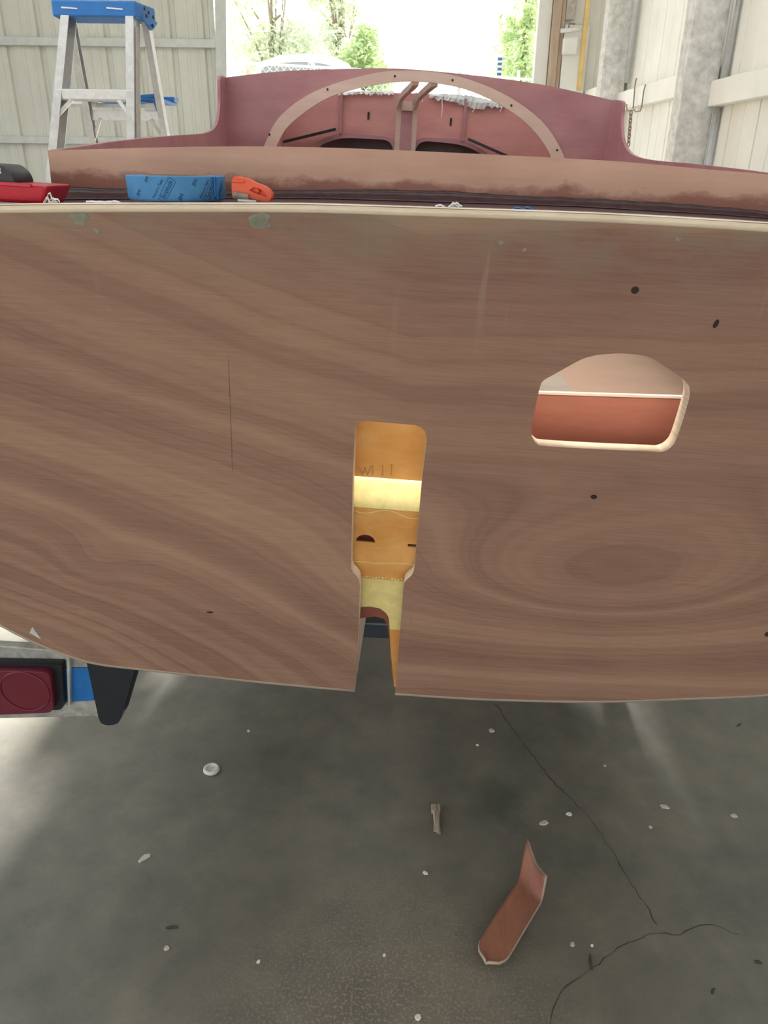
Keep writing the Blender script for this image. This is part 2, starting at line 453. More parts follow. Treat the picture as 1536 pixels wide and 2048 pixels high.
crack([(.32, .905), (.345, .965), (.41, 1.015), (.455, 1.04), (.50, 1.075), (.56, 1.095), (.63, 1.10), (.69, 1.125), (.75, 1.10)], .0011)

def corrugated(name, x0, x1, z0, z1, mat, pitch=.305, along='x', at=0, face=1, rib=None):
    """ribbed sheet; along x at y=at, or along y at x=at. ribs stand away from the room"""
    prof = []; x = x0
    rib = rib or [(0, 0), (.012, .028), (.05, .028), (.062, 0), (.14, 0), (.146, .005), (.168, .005), (.174, 0), (.225, 0), (.231, .005), (.253, .005), (.259, 0)]
    while x < x1:
        for dx, d in rib:
            if x+dx < x1: prof.append((x+dx, d))
        x += pitch
    prof.append((x1, 0))
    bm = bmesh.new(); prev = None
    for x, d in prof:
        p = (lambda z: (x, at+d*face, z)) if along == 'x' else (lambda z: (at+d*face, x, z))
        cur = (bm.verts.new(p(z0)), bm.verts.new(p(z1)))
        if prev: bm.faces.new((prev[0], cur[0], cur[1], prev[1]))
        prev = cur
    o = obj(name, bm, mat); m = o.modifiers.new('solid', 'SOLIDIFY'); m.thickness = .003; m.offset = 0
    return tag(o, kind='structure')
def struct(name, bm, mat, bevel=0): return tag(obj(name, bm, mat, bevel=bevel), kind='structure')

wl_ = corrugated('wall_front', -7.2, -1.60, 0, 4.0, M_wallL, along='x', at=WY)
bm = bmesh.new()
for z0, z1 in ((2.405, 2.475), (1.595, 1.66), (.75, .82), (3.2, 3.27)): box(bm, (-7.2, WY-.06, z0), (-1.58, WY-.004, z1))
struct('trim_1', bm, M_girt, .006)
bm = bmesh.new(); beam(bm, (-1.70, WY-.03, 0), (-1.52, WY-.03, 2.8), .10, .07, (0, 1, 0)); struct('trim_2', bm, M_girt, .005)
bm = bmesh.new(); box(bm, (-1.66, WY-.1, 3.3), (1.9, WY+.06, 4.0)); struct('wall_lintel', bm, M_wallL)
# strip of door wall right of the opening
bm = bmesh.new(); box(bm, (1.335, WY-.03, 0), (1.455, WY+.06, 3.3)); struct('trim_3', bm, M_white, .006)
bm = bmesh.new(); box(bm, (1.46, WY-.09, 0), (1.53, WY-.01, 3.3)); box(bm, (1.535, WY-.06, 0), (1.57, WY-.005, 3.3)); struct('trim_4', bm, M_trimwood, .004)
bm = bmesh.new(); box(bm, (1.455, WY+.0, 0), (1.9, WY+.06, 4.0)); struct('wall_door_side', bm, M_white)
bm = bmesh.new(); box(bm, (1.575, WY-.07, .05), (1.80, WY-.03, 2.62)); struct('door_1', bm, M_white, .004)
bm = bmesh.new(); box(bm, (1.575, WY-.05, 2.66), (1.66, WY-.02, 2.86)); struct('trim_5', bm, M_aludark, .004)
bm = bmesh.new(); box(bm, (1.735, WY-.095, 2.10), (1.775, WY-.065, 3.0)); box(bm, (1.66, WY-.08, 1.7), (1.69, WY-.066, 2.05)); struct('trim_6', bm, M_yellow, .003)
# latch and padlock-like box on that door
t = tag(empty('door_latch', (1.58, WY-.09, 2.52)), 'white painted latch box with a sliding bolt beside the wooden door trim', 'latch')
bm = bmesh.new(); box(bm, (-.02, -.06, -.14), (.11, .02, -.005)); obj('latch_box', bm, M_white, t, bevel=.012)
bm = bmesh.new(); tube(bm, [(-.05, -.03, .045), (.12, -.03, .062)], .018, 10); obj('bolt', bm, M_white, t, True)
bm = bmesh.new(); tube(bm, [(.02, -.03, .062), (.02, -.03, .10), (.07, -.03, .10)], .008, 8); obj('bolt_handle', bm, M_rust, t, True)

# right-hand side wall: ribbed sheet, posts, rails
wr = corrugated('wall_right', -4.2, WY, 0, 4.0, M_wallR, along='y', at=WX, face=1, pitch=.36, rib=[(0, 0), (.004, .02), (.016, .02), (.02, 0), (.19, 0), (.193, .004), (.199, .004), (.202, 0)])
bm = bmesh.new(); box(bm, (1.68, 6.98, 0), (1.868, 7.12, 4.0)); struct('trim_7', bm, M_post, .006)
bm = bmesh.new(); box(bm, (1.665, 4.98, 0), (1.858, 5.12, 4.0)); struct('trim_8', bm, M_post, .006)
bm = bmesh.new(); box(bm, (1.665, 2.3, 0), (1.858, 2.44, 4.0)); struct('trim_9', bm, M_post, .006)
bm = bmesh.new(); box(bm, (1.82, 5.12, 1.865), (1.895, 6.98, 1.995)); box(bm, (1.82, 7.12, 1.98), (1.895, WY, 2.1)); struct('trim_10', bm, M_wallR, .006)
bm = bmesh.new(); box(bm, (1.82, 2.44, 1.775), (1.895, 4.98, 1.905)); box(bm, (1.82, -4.2, 1.775), (1.895, 2.3, 1.905)); struct('trim_11', bm, M_wallR, .006)
for nm, a, b, lab in (('conduit_pipe', (1.86, 6.90, 2.06), (1.86, 6.90, 3.9), 'steel conduit running up beside the far grey post'),
                      ('conduit_pipe', (1.87, 4.93, 1.91), (1.87, 4.93, 3.9), 'steel conduit above the rail beside the near grey post'),
                      ('conduit_pipe', (1.87, 4.95, .3), (1.87, 4.95, 1.77), 'steel conduit below the rail beside the near grey post')):
    bm = bmesh.new(); tube(bm, [a, b], .021, 12); tag(obj(nm, bm, M_conduit, smooth=True), lab, 'pipe')
# wire hook with twisted wire hanging from the rail
t = tag(empty('wire_hook', (1.815, 6.38, 1.95)), 'bent wire hook hanging from the white wall rail between the grey posts', 'hook')
bm = bmesh.new()
tube(bm, [(-.005, -.17, .04), (-.012, -.17, .0), (-.012, -.17, -.10), (-.012, -.15, -.125), (-.012, -.03, -.125), (-.012, 0, -.11), (-.012, .12, -.11), (-.012, .20, -.105), (-.012, .23, -.06)], .0045, 6)
tube(bm, [(-.005, .08, .10), (-.012, .07, .06), (-.012, .04, -.1)], .0045, 6)
obj('wire', bm, M_rust, t, True)
t = tag(empty('hanging_chain', (1.80, 6.45, 1.835)), 'short rusty chain hanging from the bent wire hook', 'chain')
for k in range(9):
    bm = bmesh.new(); z = -.012-k*.026
    L = [(.011*cos(a), 0, .019*sin(a)) for a in [2*pi*i/12 for i in range(12)]]
    R = Matrix.Rotation((k % 2)*pi/2+.4, 3, 'Z')
    tube(bm, [R @ Vector(p) + Vector((0, -.005*k, z)) for p in L], .0045, 6, closed=True); obj('chain_link', bm, M_rust, t, True)
# far left wall, lintel over the open back and roof with gaps added to let sky light onto the boat
wf = corrugated('wall_left', 3.6, WY, 0, 4.0, M_wallL, along='y', at=-7.2, face=-1)
bm = bmesh.new(); box(bm, (-7.25, -4.2, 3.2), (-7.15, 3.6, 4.0)); struct('wall_left_header', bm, M_wallL)
bm = bmesh.new(); box(bm, (-7.2, -4.25, 2.7), (1.95, -4.15, 4.0)); struct('wall_rear', bm, M_wallL)
bm = bmesh.new()
for y0, y1 in ((-4.2, .9), (3.1, 5.0), (5.6, WY+.1)): box(bm, (-7.25, y0, 4.0), (2.0, y1, 4.06))
struct('ceiling', bm, M_roof)

# ------------------------------------------------------------------ outside
bm = bmesh.new(); box(bm, (-60, WY+.05, -.2), (60, 90, -.03)); box(bm, (-60, -40, -.2), (60, -4.2, -.03)); box(bm, (-40, -4.2, -.2), (-7.2, WY+.05, -.03))
tag(obj('ground', bm, M_apron), kind='structure')

def leafy(name, base, h, blobs, leafmat, nleaf, size, label, cat='tree', trunk_r=.15, lean=(0, 0), branches=6, size_k=1):
    t = tag(empty(name, base), label, cat)
    bm = bmesh.new()
    tube(bm, [(0, 0, -.05), (lean[0]*.3, lean[1]*.3, h*.35), (lean[0]*.7, lean[1]*.7, h*.7), (lean[0], lean[1], h)], [trunk_r, trunk_r*.8, trunk_r*.5, trunk_r*.15], 8)
    for k in range(branches):
        z = h*random.uniform(.3, .85); c = random.choice(blobs); p0 = Vector((lean[0]*z/h, lean[1]*z/h, z)); p1 = Vector(c[:3])+Vector((random.uniform(-.5, .5)*c[3], random.uniform(-.5, .5)*c[3], random.uniform(-.3, .5)*c[3]))
        mid = (p0+p1)/2+Vector((0, 0, .15)); tube(bm, [p0, mid, p1], [trunk_r*.35, trunk_r*.22, trunk_r*.08], 5)
    obj('trunk', bm, M_bark, t, True)
    bm = bmesh.new(); tot = sum(b[3]**2 for b in blobs)
    for (cx, cy, cz, r) in blobs:
        for k in range(int(nleaf*r*r/tot)):
            d = Vector((random.gauss(0, 1), random.gauss(0, 1), random.gauss(0, 1))).normalized()*r*(random.random()**.45)
            p = Vector((cx, cy, cz))+Vector((d.x, d.y, d.z*.8)); s = size*random.uniform(.6, 1.3)
            a = Vector((random.gauss(0, 1), random.gauss(0, 1), random.gauss(0, .6))).normalized(); b = a.orthogonal().normalized()
            if random.random() < .5: b = a.cross(b)
            vs = [bm.verts.new(p+a*s*u+b*s*.45*v) for u, v in ((-1, 0), (-.2, .9), (1, 0), (-.2, -.9))]
            bm.faces.new(vs)
    f = obj('foliage', bm, leafmat, t); f['kind'] = 'stuff'
    t.scale = (size_k,)*3
    return t
leafy('shade_tree', (-4.0, 30.5, 0), 6.4, [(-.8, 0, 4.6, 1.1), (.3, .3, 5.0, .9), (.9, -.2, 4.4, .9), (-1.0, 0, 5.9, .9), (.2, 0, 6.4, .9), (-.3, 0, 3.4, 1.1)], M_leafA, 4200, .12, 'pale thin-leaved tree behind the chain-link fence, left of the doorway view', branches=16, size_k=1.09)
leafy('shade_tree', (-1.95, 35, 0), 7.2, [(-.5, 0, 5.0, .9), (.3, .2, 5.9, .8), (.0, 0, 6.8, .8), (.3, 0, 4.5, .8), (-.7, 0, 6.2, .7)], M_leafA, 3200, .11, 'slim tree with bare forking stems behind the big white vehicle', branches=18, size_k=1.18)
leafy('bushy_tree', (-.93, 30.2, 0), 4.6, [(0, 0, 4.2, .75), (.35, .1, 3.6, .75), (-.4, 0, 3.5, .8), (.1, 0, 4.8, .45), (0, 0, 2.6, 1.0)], M_leafB, 5200, .11, 'dense bright green bushy tree right of the big white vehicle', branches=6, size_k=1.14)
leafy('bushy_tree', (4.0, 27, 0), 6.4, [(0, 0, 4.6, 1.0), (-.4, 0, 3.7, .9), (.4, 0, 5.7, .9), (.2, .3, 6.6, .7), (.5, 0, 3.4, 1.1), (-.3, 0, 5.2, .6)], M_leafB, 5200, .11, 'green tree beside the right edge of the doorway', branches=10)

# chain-link fence across the apron
t = tag(empty('chain_link_fence', (0, 13.35, 0), (0, 0, radians(22))), 'galvanised chain-link fence standing across the yard outside the doorway', 'fence')
bm = bmesh.new()
x0, x1, zt = -6.0, 6.0, 2.74
p = .075
k = x0-zt
while k < x1:
    for sgn in (1, -1):
        a = (k, 0) if sgn > 0 else (k+zt, 0)
        xa, za, xb, zb = (k, 0, k+zt, zt) if sgn > 0 else (k+zt, 0, k, zt)
        # clip in x
        def clip(xa, za, xb, zb):
            t0, t1 = 0., 1.; dx = xb-xa
            ta, tb = sorted(((x0-xa)/dx, (x1-xa)/dx)); t0 = max(t0, ta); t1 = min(t1, tb)
            if t1 <= t0: return None
            return (xa+dx*t0, za+(zb-za)*t0, xa+dx*t1, za+(zb-za)*t1)
        c = clip(xa, za, xb, zb)
        if c: beam(bm, (c[0], .004*sgn, c[1]), (c[2], .004*sgn, c[3]), .009, .007, (0, 1, 0))
    k += p*1.4
f = obj('wire_mesh', bm, M_fence, t)
bm = bmesh.new(); tube(bm, [(x0, 0, zt), (x1, 0, zt)], .016, 8); obj('top_rail', bm, M_white, t, True)
for k in range(6):
    bm = bmesh.new(); tube(bm, [(x0+k*2.4, .04, -.03), (x0+k*2.4, .04, zt+.05)], .03, 8); obj('fence_post', bm, M_fence, t, True)
# sign post with dark bands and short marker post
t = tag(empty('marker_post', (1.50, 12.1, 0)), 'slim white marker post with dark blue bands in the yard', 'post')
bm = bmesh.new(); tube(bm, [(0, 0, -.03), (0, 0, 2.80), (0, 0, 2.84)], [.03, .03, .02], 10); obj('post', bm, M_white, t, True)
for z in (2.60, 2.66, 2.72, 2.78): bm = bmesh.new(); tube(bm, [(0, 0, z-.018), (0, 0, z+.018)], .0315, 10); obj('band', bm, M_ink, t, True)
bm = bmesh.new(); tube(bm, [(1.78, 12.2, -.03), (1.78, 12.2, 2.66)], .02, 8); tag(obj('steel_post', bm, M_girt, smooth=True), 'plain slim grey post right of the banded marker post', 'post')

# tall white vehicle (coach) standing behind the fence
t = tag(empty('coach', (-1.95, 20, 0)), 'large white coach with a rounded roof and grey windscreen parked outside', 'bus')
sec = [(-1.22, .5), (-1.24, 1.6), (-1.22, 2.9), (-1.16, 3.35), (-1.0, 3.58), (-.6, 3.70), (0, 3.75), (.6, 3.70), (1.0, 3.55), (1.16, 3.35), (1.22, 2.9), (1.24, 1.6), (1.22, .5)]
bm = bmesh.new(); R = []
for y, s, dz in ((0, .93, -.12), (.12, .985, -.03), (.35, 1, 0), (6.0, 1, 0), (6.2, .97, -.06)):
    R.append([bm.verts.new((x*s, y, .5+(z-.5)*(1+dz/3.2))) for x, z in sec])
for A, B in zip(R, R[1:]):
    for i in range(len(sec)): bm.faces.new((A[i], A[(i+1) % len(sec)], B[(i+1) % len(sec)], B[i]))
bm.faces.new(R[0][::-1]); bm.faces.new(R[-1])
bmesh.ops.recalc_face_normals(bm, faces=bm.faces); auto_smooth(obj('body', bm, M_van, t), 35)
bm = plate(smooth_pts([(-.95, 3.36), (-.93, 3.42), (-.5, 3.515), (0, 3.54), (.5, 3.50), (.93, 3.36)], 4)+smooth_pts([(1.0, 3.0), (1.0, 1.5), (-1.02, 1.5), (-1.02, 3.0)], 1), t=.03, fmap=lambda a, b, c: (a, -.03+c, b)); ws = obj('windscreen', bm, M_glass, t)
bm = bmesh.new(); box(bm, (.10, -.045, 3.43), (.22, -.025, 3.53)); sk = obj('sticker', bm, M_white, ws, bevel=.01)
bm = bmesh.new(); beam(bm, (.14, -.05, 3.51), (.16, -.05, 3.45), .02, .006, (0, 1, 0)); beam(bm, (.19, -.05, 3.51), (.19, -.05, 3.45), .02, .006, (0, 1, 0)); obj('sticker_mark', bm, M_ink, sk)
bm = bmesh.new()
P = [(-.45, 3.655), (-.1, 3.668), (.3, 3.66), (.72, 3.625)]
for (a, b), (c, d) in zip(P, P[1:]): beam(bm, (a, -.0, b), (c, -.0, d), .05, .035, (0, 0, 1))
obj('roof_vent', bm, M_girt, t)
for s in (-1, ):
    bm = bmesh.new(); box(bm, (-1.28, -.25, 3.05), (-1.18, -.12, 3.42)); obj('mirror', bm, M_trimwood, t, bevel=.03)
    bm = bmesh.new(); box(bm, (-1.06, -.16, 3.15), (-.98, -.05, 3.42)); obj('mirror', bm, M_girt, t, bevel=.03)
for x in (-1.1, 1.1):
    for y in (1.4, 4.8):
        bm = bmesh.new(); lathe(bm, [(.25, -.13), (.48, -.13), (.5, -.1), (.5, .1), (.48, .13), (.25, .13)], 28, Matrix.Translation((x, y, .47)) @ Matrix.Rotation(pi/2, 4, 'Y')); obj('wheel', bm, M_tyre, t)

# ------------------------------------------------------------------ step ladder
t = tag(empty('step_ladder', (-1.15, 3.5, 0)), 'aluminium step ladder with a blue top cap standing left of the boat', 'ladder')
L0 = Vector((-1.15, 3.5, 0))
def lp(x, y, z): return (x-L0.x, y-L0.y, z)
def cap_bm():
    bm = bmesh.new()
    # shell of the moulded top: front apron, side cheeks, deck
    P = [(-1.272, 3.40), (-.956, 3.40), (-.925, 3.56), (-1.285, 3.56)]
    z0, z1 = 1.945, 1.998
    lo = [bm.verts.new(lp(x, y, z0)) for x, y in P]; hi = [bm.verts.new(lp(x*.998-.002, y, z1)) for x, y in P]
    for i in range(4): bm.faces.new((lo[i], lo[(i+1) % 4], hi[(i+1) % 4], hi[i]))
    bm.faces.new(hi); bm.faces.new(lo[::-1])
    return bm
cp = obj('top_cap', cap_bm(), M_blue, t, bevel=.006)
for xc in (-1.205, -1.035):
    bm = plate(rounded([(xc-.030, 1.971), (xc+.030, 1.968), (xc+.030, 1.972), (xc-.030, 1.976)], [.0012]*4), t=.004, fmap=lambda a, b, c: lp(a, 3.398+c, b)); obj('cap_slot', bm, M_white, cp)
bm = plate(rounded([(3.42, 1.95), (3.55, 1.95), (3.53, 1.935), (3.49, 1.912), (3.46, 1.93)], [.01, .01, .015, .012, .01]), t=.006, fmap=lambda a, b, c: lp(-.952+(a-3.4)*.2+c, a, b)); obj('cap_bracket', bm, M_blue, cp)
for y, z in ((3.445, 1.98), (3.475, 1.972), (3.51, 1.962), (3.455, 1.958), (3.50, 1.932)):
    bm = bmesh.new(); tube(bm, [lp(-.946+(y-3.4)*.2, y, z), lp(-.939+(y-3.4)*.2, y, z)], .006, 10); obj('rivet', bm, M_blackpl, cp)
def fl(z): k = (1.95-z)/1.95; return Vector((-1.24-.30*k, 3.44-.555*k, z))
def fr(z): k = (1.95-z)/1.95; return Vector((-.968-.05*k, 3.44-.555*k, z))
def rl(z): k = (1.95-z)/1.95; return Vector((-1.262-.09*k, 3.53+.63*k, z))
def rr(z): k = (1.95-z)/1.95; return Vector((-.945+.01*k, 3.53+.63*k, z))
def rail(fn, w, d, mat, sgn):
    bm = bmesh.new(); channel(bm, fn(.0)-L0, fn(1.955)-L0, d, w, .004, (sgn, 0, 0)); return obj('rail', bm, mat, t)
rail(fl, .03, .075, M_alu, 1); o = rail(fr, .03, .075, M_alu, -1)
bm = bmesh.new()
for q in (-.02, -.005, .01, .025):   # ribs pressed along the outer face of the near right rail
    d = (fr(1.95)-fr(0)).normalized(); side = Vector((0, 1, .28)).normalized()
    beam(bm, fr(.05)-L0+side*q+Vector((.004, 0, 0)), fr(1.92)-L0+side*q+Vector((.004, 0, 0)), .006, .005, (1, 0, 0))
obj('rail_rib', bm, M_aludark, o)
rail(rl, .025, .045, M_alu, 1); rail(rr, .025, .045, M_alu, -1)
for k in range(6):
    z = 1.68-.30*k
    if z < .1: break
    a, b = fl(z)-L0, fr(z)-L0
    bm = bmesh.new(); mid = (a+b)/2; dx = b.x-a.x
    box(bm, (a.x+.004, a.y-.035, z-.018), (b.x-.004, a.y+.045, z+.02)); st = obj('step', bm, M_alu, t, bevel=.004)
    if k < 2:
        for e, s in ((a, 1), (b, -1)):
            bm = bmesh.new(); zz = z-.09; e2 = (fl(zz) if s > 0 else fr(zz))-L0
            beam(bm, (e.x+s*.065, a.y-.03, z-.015), (e2.x+s*.004, e2.y-.03, zz), .014, .006, (0, 1, 0)); obj('step_brace', bm, M_alu, st)
for z in (1.625, 1.0, .45):
    a, b = rl(z)-L0, rr(z)-L0
    bm = bmesh.new(); beam(bm, a+Vector((.003, 0, 0)), b-Vector((.003, 0, 0)), .012, .038, (0, 0, 1)); rb = obj('rear_bar', bm, M_alu, t, bevel=.002)
    for s, fn, e in ((1, rl, a), (-1, rr, b)):
        bm = bmesh.new(); e2 = fn(z-.115)-L0; beam(bm, (e.x+s*.06, e.y-.01, z-.012), (e2.x+s*.004, e2.y-.01, z-.115), .014, .006, (0, 1, 0)); obj('rear_brace', bm, M_alu, rb)
sh = tag(empty('pail_shelf', lp(-1.14, 3.74, 1.665)), None); sh.parent = t
bm = bmesh.new(); box(bm, (-.27, -.08, .012), (-.10, .14, .024)); box(bm, (-.27, -.085, .0), (-.10, -.075, .03)); obj('shelf_tray', bm, M_alu, sh, bevel=.003)
bm = bmesh.new(); box(bm, (-.10, -.08, .014), (.19, .14, .026)); box(bm, (.10, .06, .026), (.20, .14, .044)); beam(bm, (.05, -.09, .03), (.19, -.09, .04), .016, .012); tube(bm, [(.10, -.09, .03), (.15, -.09, .025), (.165, -.09, -.02)], .008, 8); obj('shelf_panel', bm, M_blue, sh, bevel=.003)
bm = bmesh.new(); box(bm, (-.30, -.04, -.006), (.17, -.03, .010)); box(bm, (.11, -.07, -.03), (.18, -.06, .012)); obj('shelf_bracket', bm, M_alu, sh, bevel=.002)
for fn in (fl, fr, rl, rr):
    bm = bmesh.new(); q = fn(0)-L0; box(bm, (q.x-.028, q.y-.045, 0), (q.x+.028, q.y+.045, .05)); obj('foot', bm, M_black, t, bevel=.006)

# ------------------------------------------------------------------ the boat
YAW, HEEL, RAKE = radians(3.3), radians(2.5), .2
BO = Vector((.02, .95, 1.407)); BR = (0, HEEL, -YAW)
BM = Matrix.Translation(BO) @ Matrix.Rotation(-YAW, 4, 'Z') @ Matrix.Rotation(HEEL, 4, 'Y')
boat = tag(empty('boat', BO, BR), 'unpainted plywood sailing boat under construction, transom with a slot and an oval-topped opening', 'boat')
TT = .028
EDGE = [(-.80, -.055), (-.65, -.04), (-.483, -.027), (-.3, -.015), (-.122, -.005), (0, -.001), (.22, .005), (.409, .006), (.6, .003), (.80, -.006)]
SL, SR_ = -.0405, .0305
bot_l = [(-.042, -.812), (-.18, -.811), (-.32, -.807), (-.438, -.803), (-.518, -.797), (-.594, -.767), (-.663, -.722), (-.73, -.655), (-.775, -.55), (-.80, -.35), (-.80, -.055)]
bot_r = [(.03, -.811), (.12, -.809), (.215, -.804), (.387, -.787), (.551, -.758), (.659, -.736), (.72, -.70), (.77, -.6), (.80, -.42), (.81, -.2), (.80, -.006)]
slot = ([(-.042, -.812), (-.0385, -.713), (-.0385, -.57)] + [(-.0400, -.560), (-.0440, -.552), (-.0500, -.545), (-.0530, -.537), (-.0535, -.525)] + [(-.0540, -.37)]
        + rounded([(-.052, -.2785), (.046, -.2795)], [.0, .0])[:0] + [(-.0525, -.295), (-.0505, -.286), (-.045, -.280), (-.038, -.278), (.030, -.279), (.038, -.2815), (.0445, -.288), (.047, -.298)]
        + [(.0455, -.37), (.0455, -.52), (.0450, -.531), (.0420, -.541), (.0360, -.549), (.0315, -.556), (.0305, -.57), (.0305, -.713), (.03, -.811)])
outline = [(x, z) for x, z in smooth_pts(bot_l, 4)][::-1] + slot[1:-1] + smooth_pts(bot_r, 4) + [(x, z) for x, z in EDGE[::-1]][1:-1]
port = smooth_pts([(.186, -.262), (.187, -.236), (.1885, -.2104), (.1910, -.2020), (.2007, -.1940), (.2125, -.1850), (.2241, -.1762), (.2358, -.1683), (.2464, -.1639), (.2573, -.161), (.281, -.1577), (.3054, -.158), (.3192, -.161), (.3319, -.1664), (.3587, -.1812), (.3735, -.1915), (.3795, -.2025), (.3815, -.22), (.381, -.268), (.377, -.284), (.367, -.292), (.35, -.293), (.28, -.2955), (.212, -.2965), (.198, -.294), (.189, -.282), (.186, -.262)], 4)[:-1]
tf = lambda a, b, c: (a, c - RAKE*b, b)
bm = plate(outline, [port], TT, tf)
# sanded outer face carries the figure; cut edges show the plies
tr = obj('transom', bm, M_transom, boat); tr.data.materials.append(M_edge)
for p in tr.data.polygons:
    if abs(p.normal.y) < .6: p.material_index = 1
def on_t(x, z, d=0): return (x, -d - RAKE*z, z)
def dot(name, x, z, rx, rz, mat, d=.0008, ang=0):
    L = [(x+rx*cos(a)*cos(ang)-rz*sin(a)*sin(ang), z+rx*cos(a)*sin(ang)+rz*sin(a)*cos(ang)) for a in [2*pi*k/16 for k in range(16)]]
    return obj(name, plate(L, t=d*2, fmap=lambda a, b, c: (a, -c+d - RAKE*b, b)), mat, tr)
dot('bolt_hole', .280, -.078, .0045, .0045, M_hole); dot('bolt_hole', .386, -.112, .0028, .0055, M_hole, ang=-.2)
dot('bolt_hole', .291, -.372, .0045, .0035, M_hole); dot('bolt_hole', .613, -.603, .005, .005, M_hole)
dot('knot', -.288, -.654, .006, .002, M_hole, .0003, .1); dot('knot', .312, -.735, .006, .003, M_maroon, .0003, .3)
for x, z, r in ((-.388, -.036, .013), (-.17, -.026, .015), (-.37, -.05, .005), (.114, -.033, .004), (.315, -.017, .004), (.142, -.04, .003)):
    L = [(x+r*random.uniform(.5, 1.1)*cos(a), z+r*.8*random.uniform(.4, 1.1)*sin(a)) for a in [2*pi*k/11 for k in range(11)]]
    obj('filler_patch', plate(L, t=.0012, fmap=lambda a, b, c: (a, -c+.0006 - RAKE*b, b)), M_filler, tr)
obj('filler_patch', plate([(-.614, -.737), (-.597, -.750), (-.606, -.722)], t=.0012, fmap=lambda a, b, c: (a, -c+.0006 - RAKE*b, b)), M_cloth, tr)
# rounded bright edge between transom and deck
bm = bmesh.new(); tube(bm, [(x, .0045-RAKE*z, z-.0045) for x, z in smooth_pts(EDGE, 5)], .0058, 10)
obj('deck_edge', bm, M_deckedge, boat, True)

# hull shell (two halves, open slot for the skeg aft)
ST = [(0, 1, 0, 0), (.5, 1.05, .01, 0), (.75, 1.06, .02, .005), (1.0, 1.08, .03, .01), (1.8, 1.10, .06, .03), (2.6, .98, .10, .06), (3.4, .70, .18, .11), (4.1, .32, .30, .17), (4.55, .03, .55, .22)]
def shell(side):
    P = smooth_pts(bot_l if side < 0 else bot_r, 3); bm = bmesh.new(); R = []
    for y, s, rise, sheer in ST:
        row = []
        for i, (x, z) in enumerate(P):
            xi = x*s if i > 0 else (x if y < .8 else 0)
            if y < .1:
                q = Vector((x, 0, z)); 
            zz = z + rise*(-z/.81) + sheer*(1+z/.81)
            yy = y + (-RAKE*z)*(1 if y < .1 else max(0, 1-y/1.0)) + (TT if False else 0)
            row.append(bm.verts.new((xi, yy, zz)))
        R.append(row)
    for A, B in zip(R, R[1:]):
        for i in range(len(P)-1): bm.faces.new((A[i], A[i+1], B[i+1], B[i]))
    bmesh.ops.recalc_face_normals(bm, faces=bm.faces)
    o = obj('hull_side', bm, M_hull, boat, True)
    # shell goes outwards of the transom edge
    m = o.modifiers.new('solid', 'SOLIDIFY'); m.thickness = .009; m.offset = 0
    return o
shell(-1); shell(1)
# decks: aft deck, side decks, foredeck
def ez(x): return interp(x, EDGE)-.0035
bm = bmesh.new(); prev = None
for k in range(41):
    x = -.795+1.59*k/40; cur = [bm.verts.new((x, y-RAKE*ez(x) if y < .05 else y, ez(x)+dz)) for y, dz in ((.006, 0), (.2, .003), (.25, .003), (.25, -.009), (.2, -.009), (.012, -.012))]
    if prev:
        for i in range(6): bm.faces.new((prev[i], prev[(i+1) % 6], cur[(i+1) % 6], cur[i]))
    prev = cur
bmesh.ops.recalc_face_normals(bm, faces=bm.faces); obj('aft_deck', bm, M_deck, boat)
CL = [(.2, -.4985), (.6, -.545), (1.0, -.59), (1.5, -.64), (1.8, -.655)]
CR = [(.2, .552), (.6, .585), (1.0, .605), (1.2, .60), (1.5, .591), (1.7, .577), (1.8, .562)]
for C_, sg in ((CL, -1), (CR, 1)):
    bm = bmesh.new(); prev = None
    for k in range(17):
        y = .25+(1.8-.25)*k/16; xi = interp(y, C_); xo = sg*(.80*(1+.1*min(1, y/1.8)))
        zo = ez(sg*.79)+.03*min(1, y/1.8); zi = ez(xi)+.012*y
        cur = [bm.verts.new(p) for p in ((xi, y, zi), (xo, y, zo), (xo, y, zo-.009), (xi, y, zi-.009))]
        if prev:
            for i in range(4): bm.faces.new((prev[i], prev[(i+1) % 4], cur[(i+1) % 4], cur[i]))
        prev = cur
    bmesh.ops.recalc_face_normals(bm, faces=bm.faces); obj('side_deck', bm, M_deck, boat)
# aft coaming board
CT = [(-.5085, .0335), (-.4985, .0345), (-.45, .038), (-.363, .045), (-.259, .052), (-.15, .0572), (-.041, .060), (.116, .062), (.25, .063), (.316, .062), (.383, .060), (.473, .058), (.556, .054)]
obj('aft_coaming', plate([(x, ez(x)) for x in [-.5085+1.0645*k/20 for k in range(21)]] + smooth_pts(CT[::-1], 4), t=.009, fmap=lambda a, b, c: (a, .2+c, b)), M_pale, boat)
# dark glossy fillet at its foot
FT = [(-.4985, -.012), (-.42, -.011), (-.37, -.008), (-.26, -.004), (-.15, .003), (-.04, .0095), (.0, .010), (.05, .0135), (.12, .0125), (.26, .015), (.39, .0145), (.485, .0125), (.556, .010)]
bm = bmesh.new(); prev = None
for k in range(61):
    x = -.4985+1.0545*k/60; zt = interp(x, FT)+random.uniform(-.0008, .0008); zb = ez(x)+.0032; h = max(.004, zt-zb); L = []
    for i in range(7):
        a = pi/2*i/6; L.append(bm.verts.new((x, .1995-h*2.6*(1-sin(pi/2-a)) - .0008, zb+h*(1-sin(a))+.0004)))
    if prev:
        for i in range(6): bm.faces.new((prev[i], prev[i+1], L[i+1], L[i]))
    prev = L
bmesh.ops.recalc_face_normals(bm, faces=bm.faces); o = obj('coaming_fillet', bm, M_fillet, boat, True); m = o.modifiers.new('s', 'SOLIDIFY'); m.thickness = .001; m.offset = 0
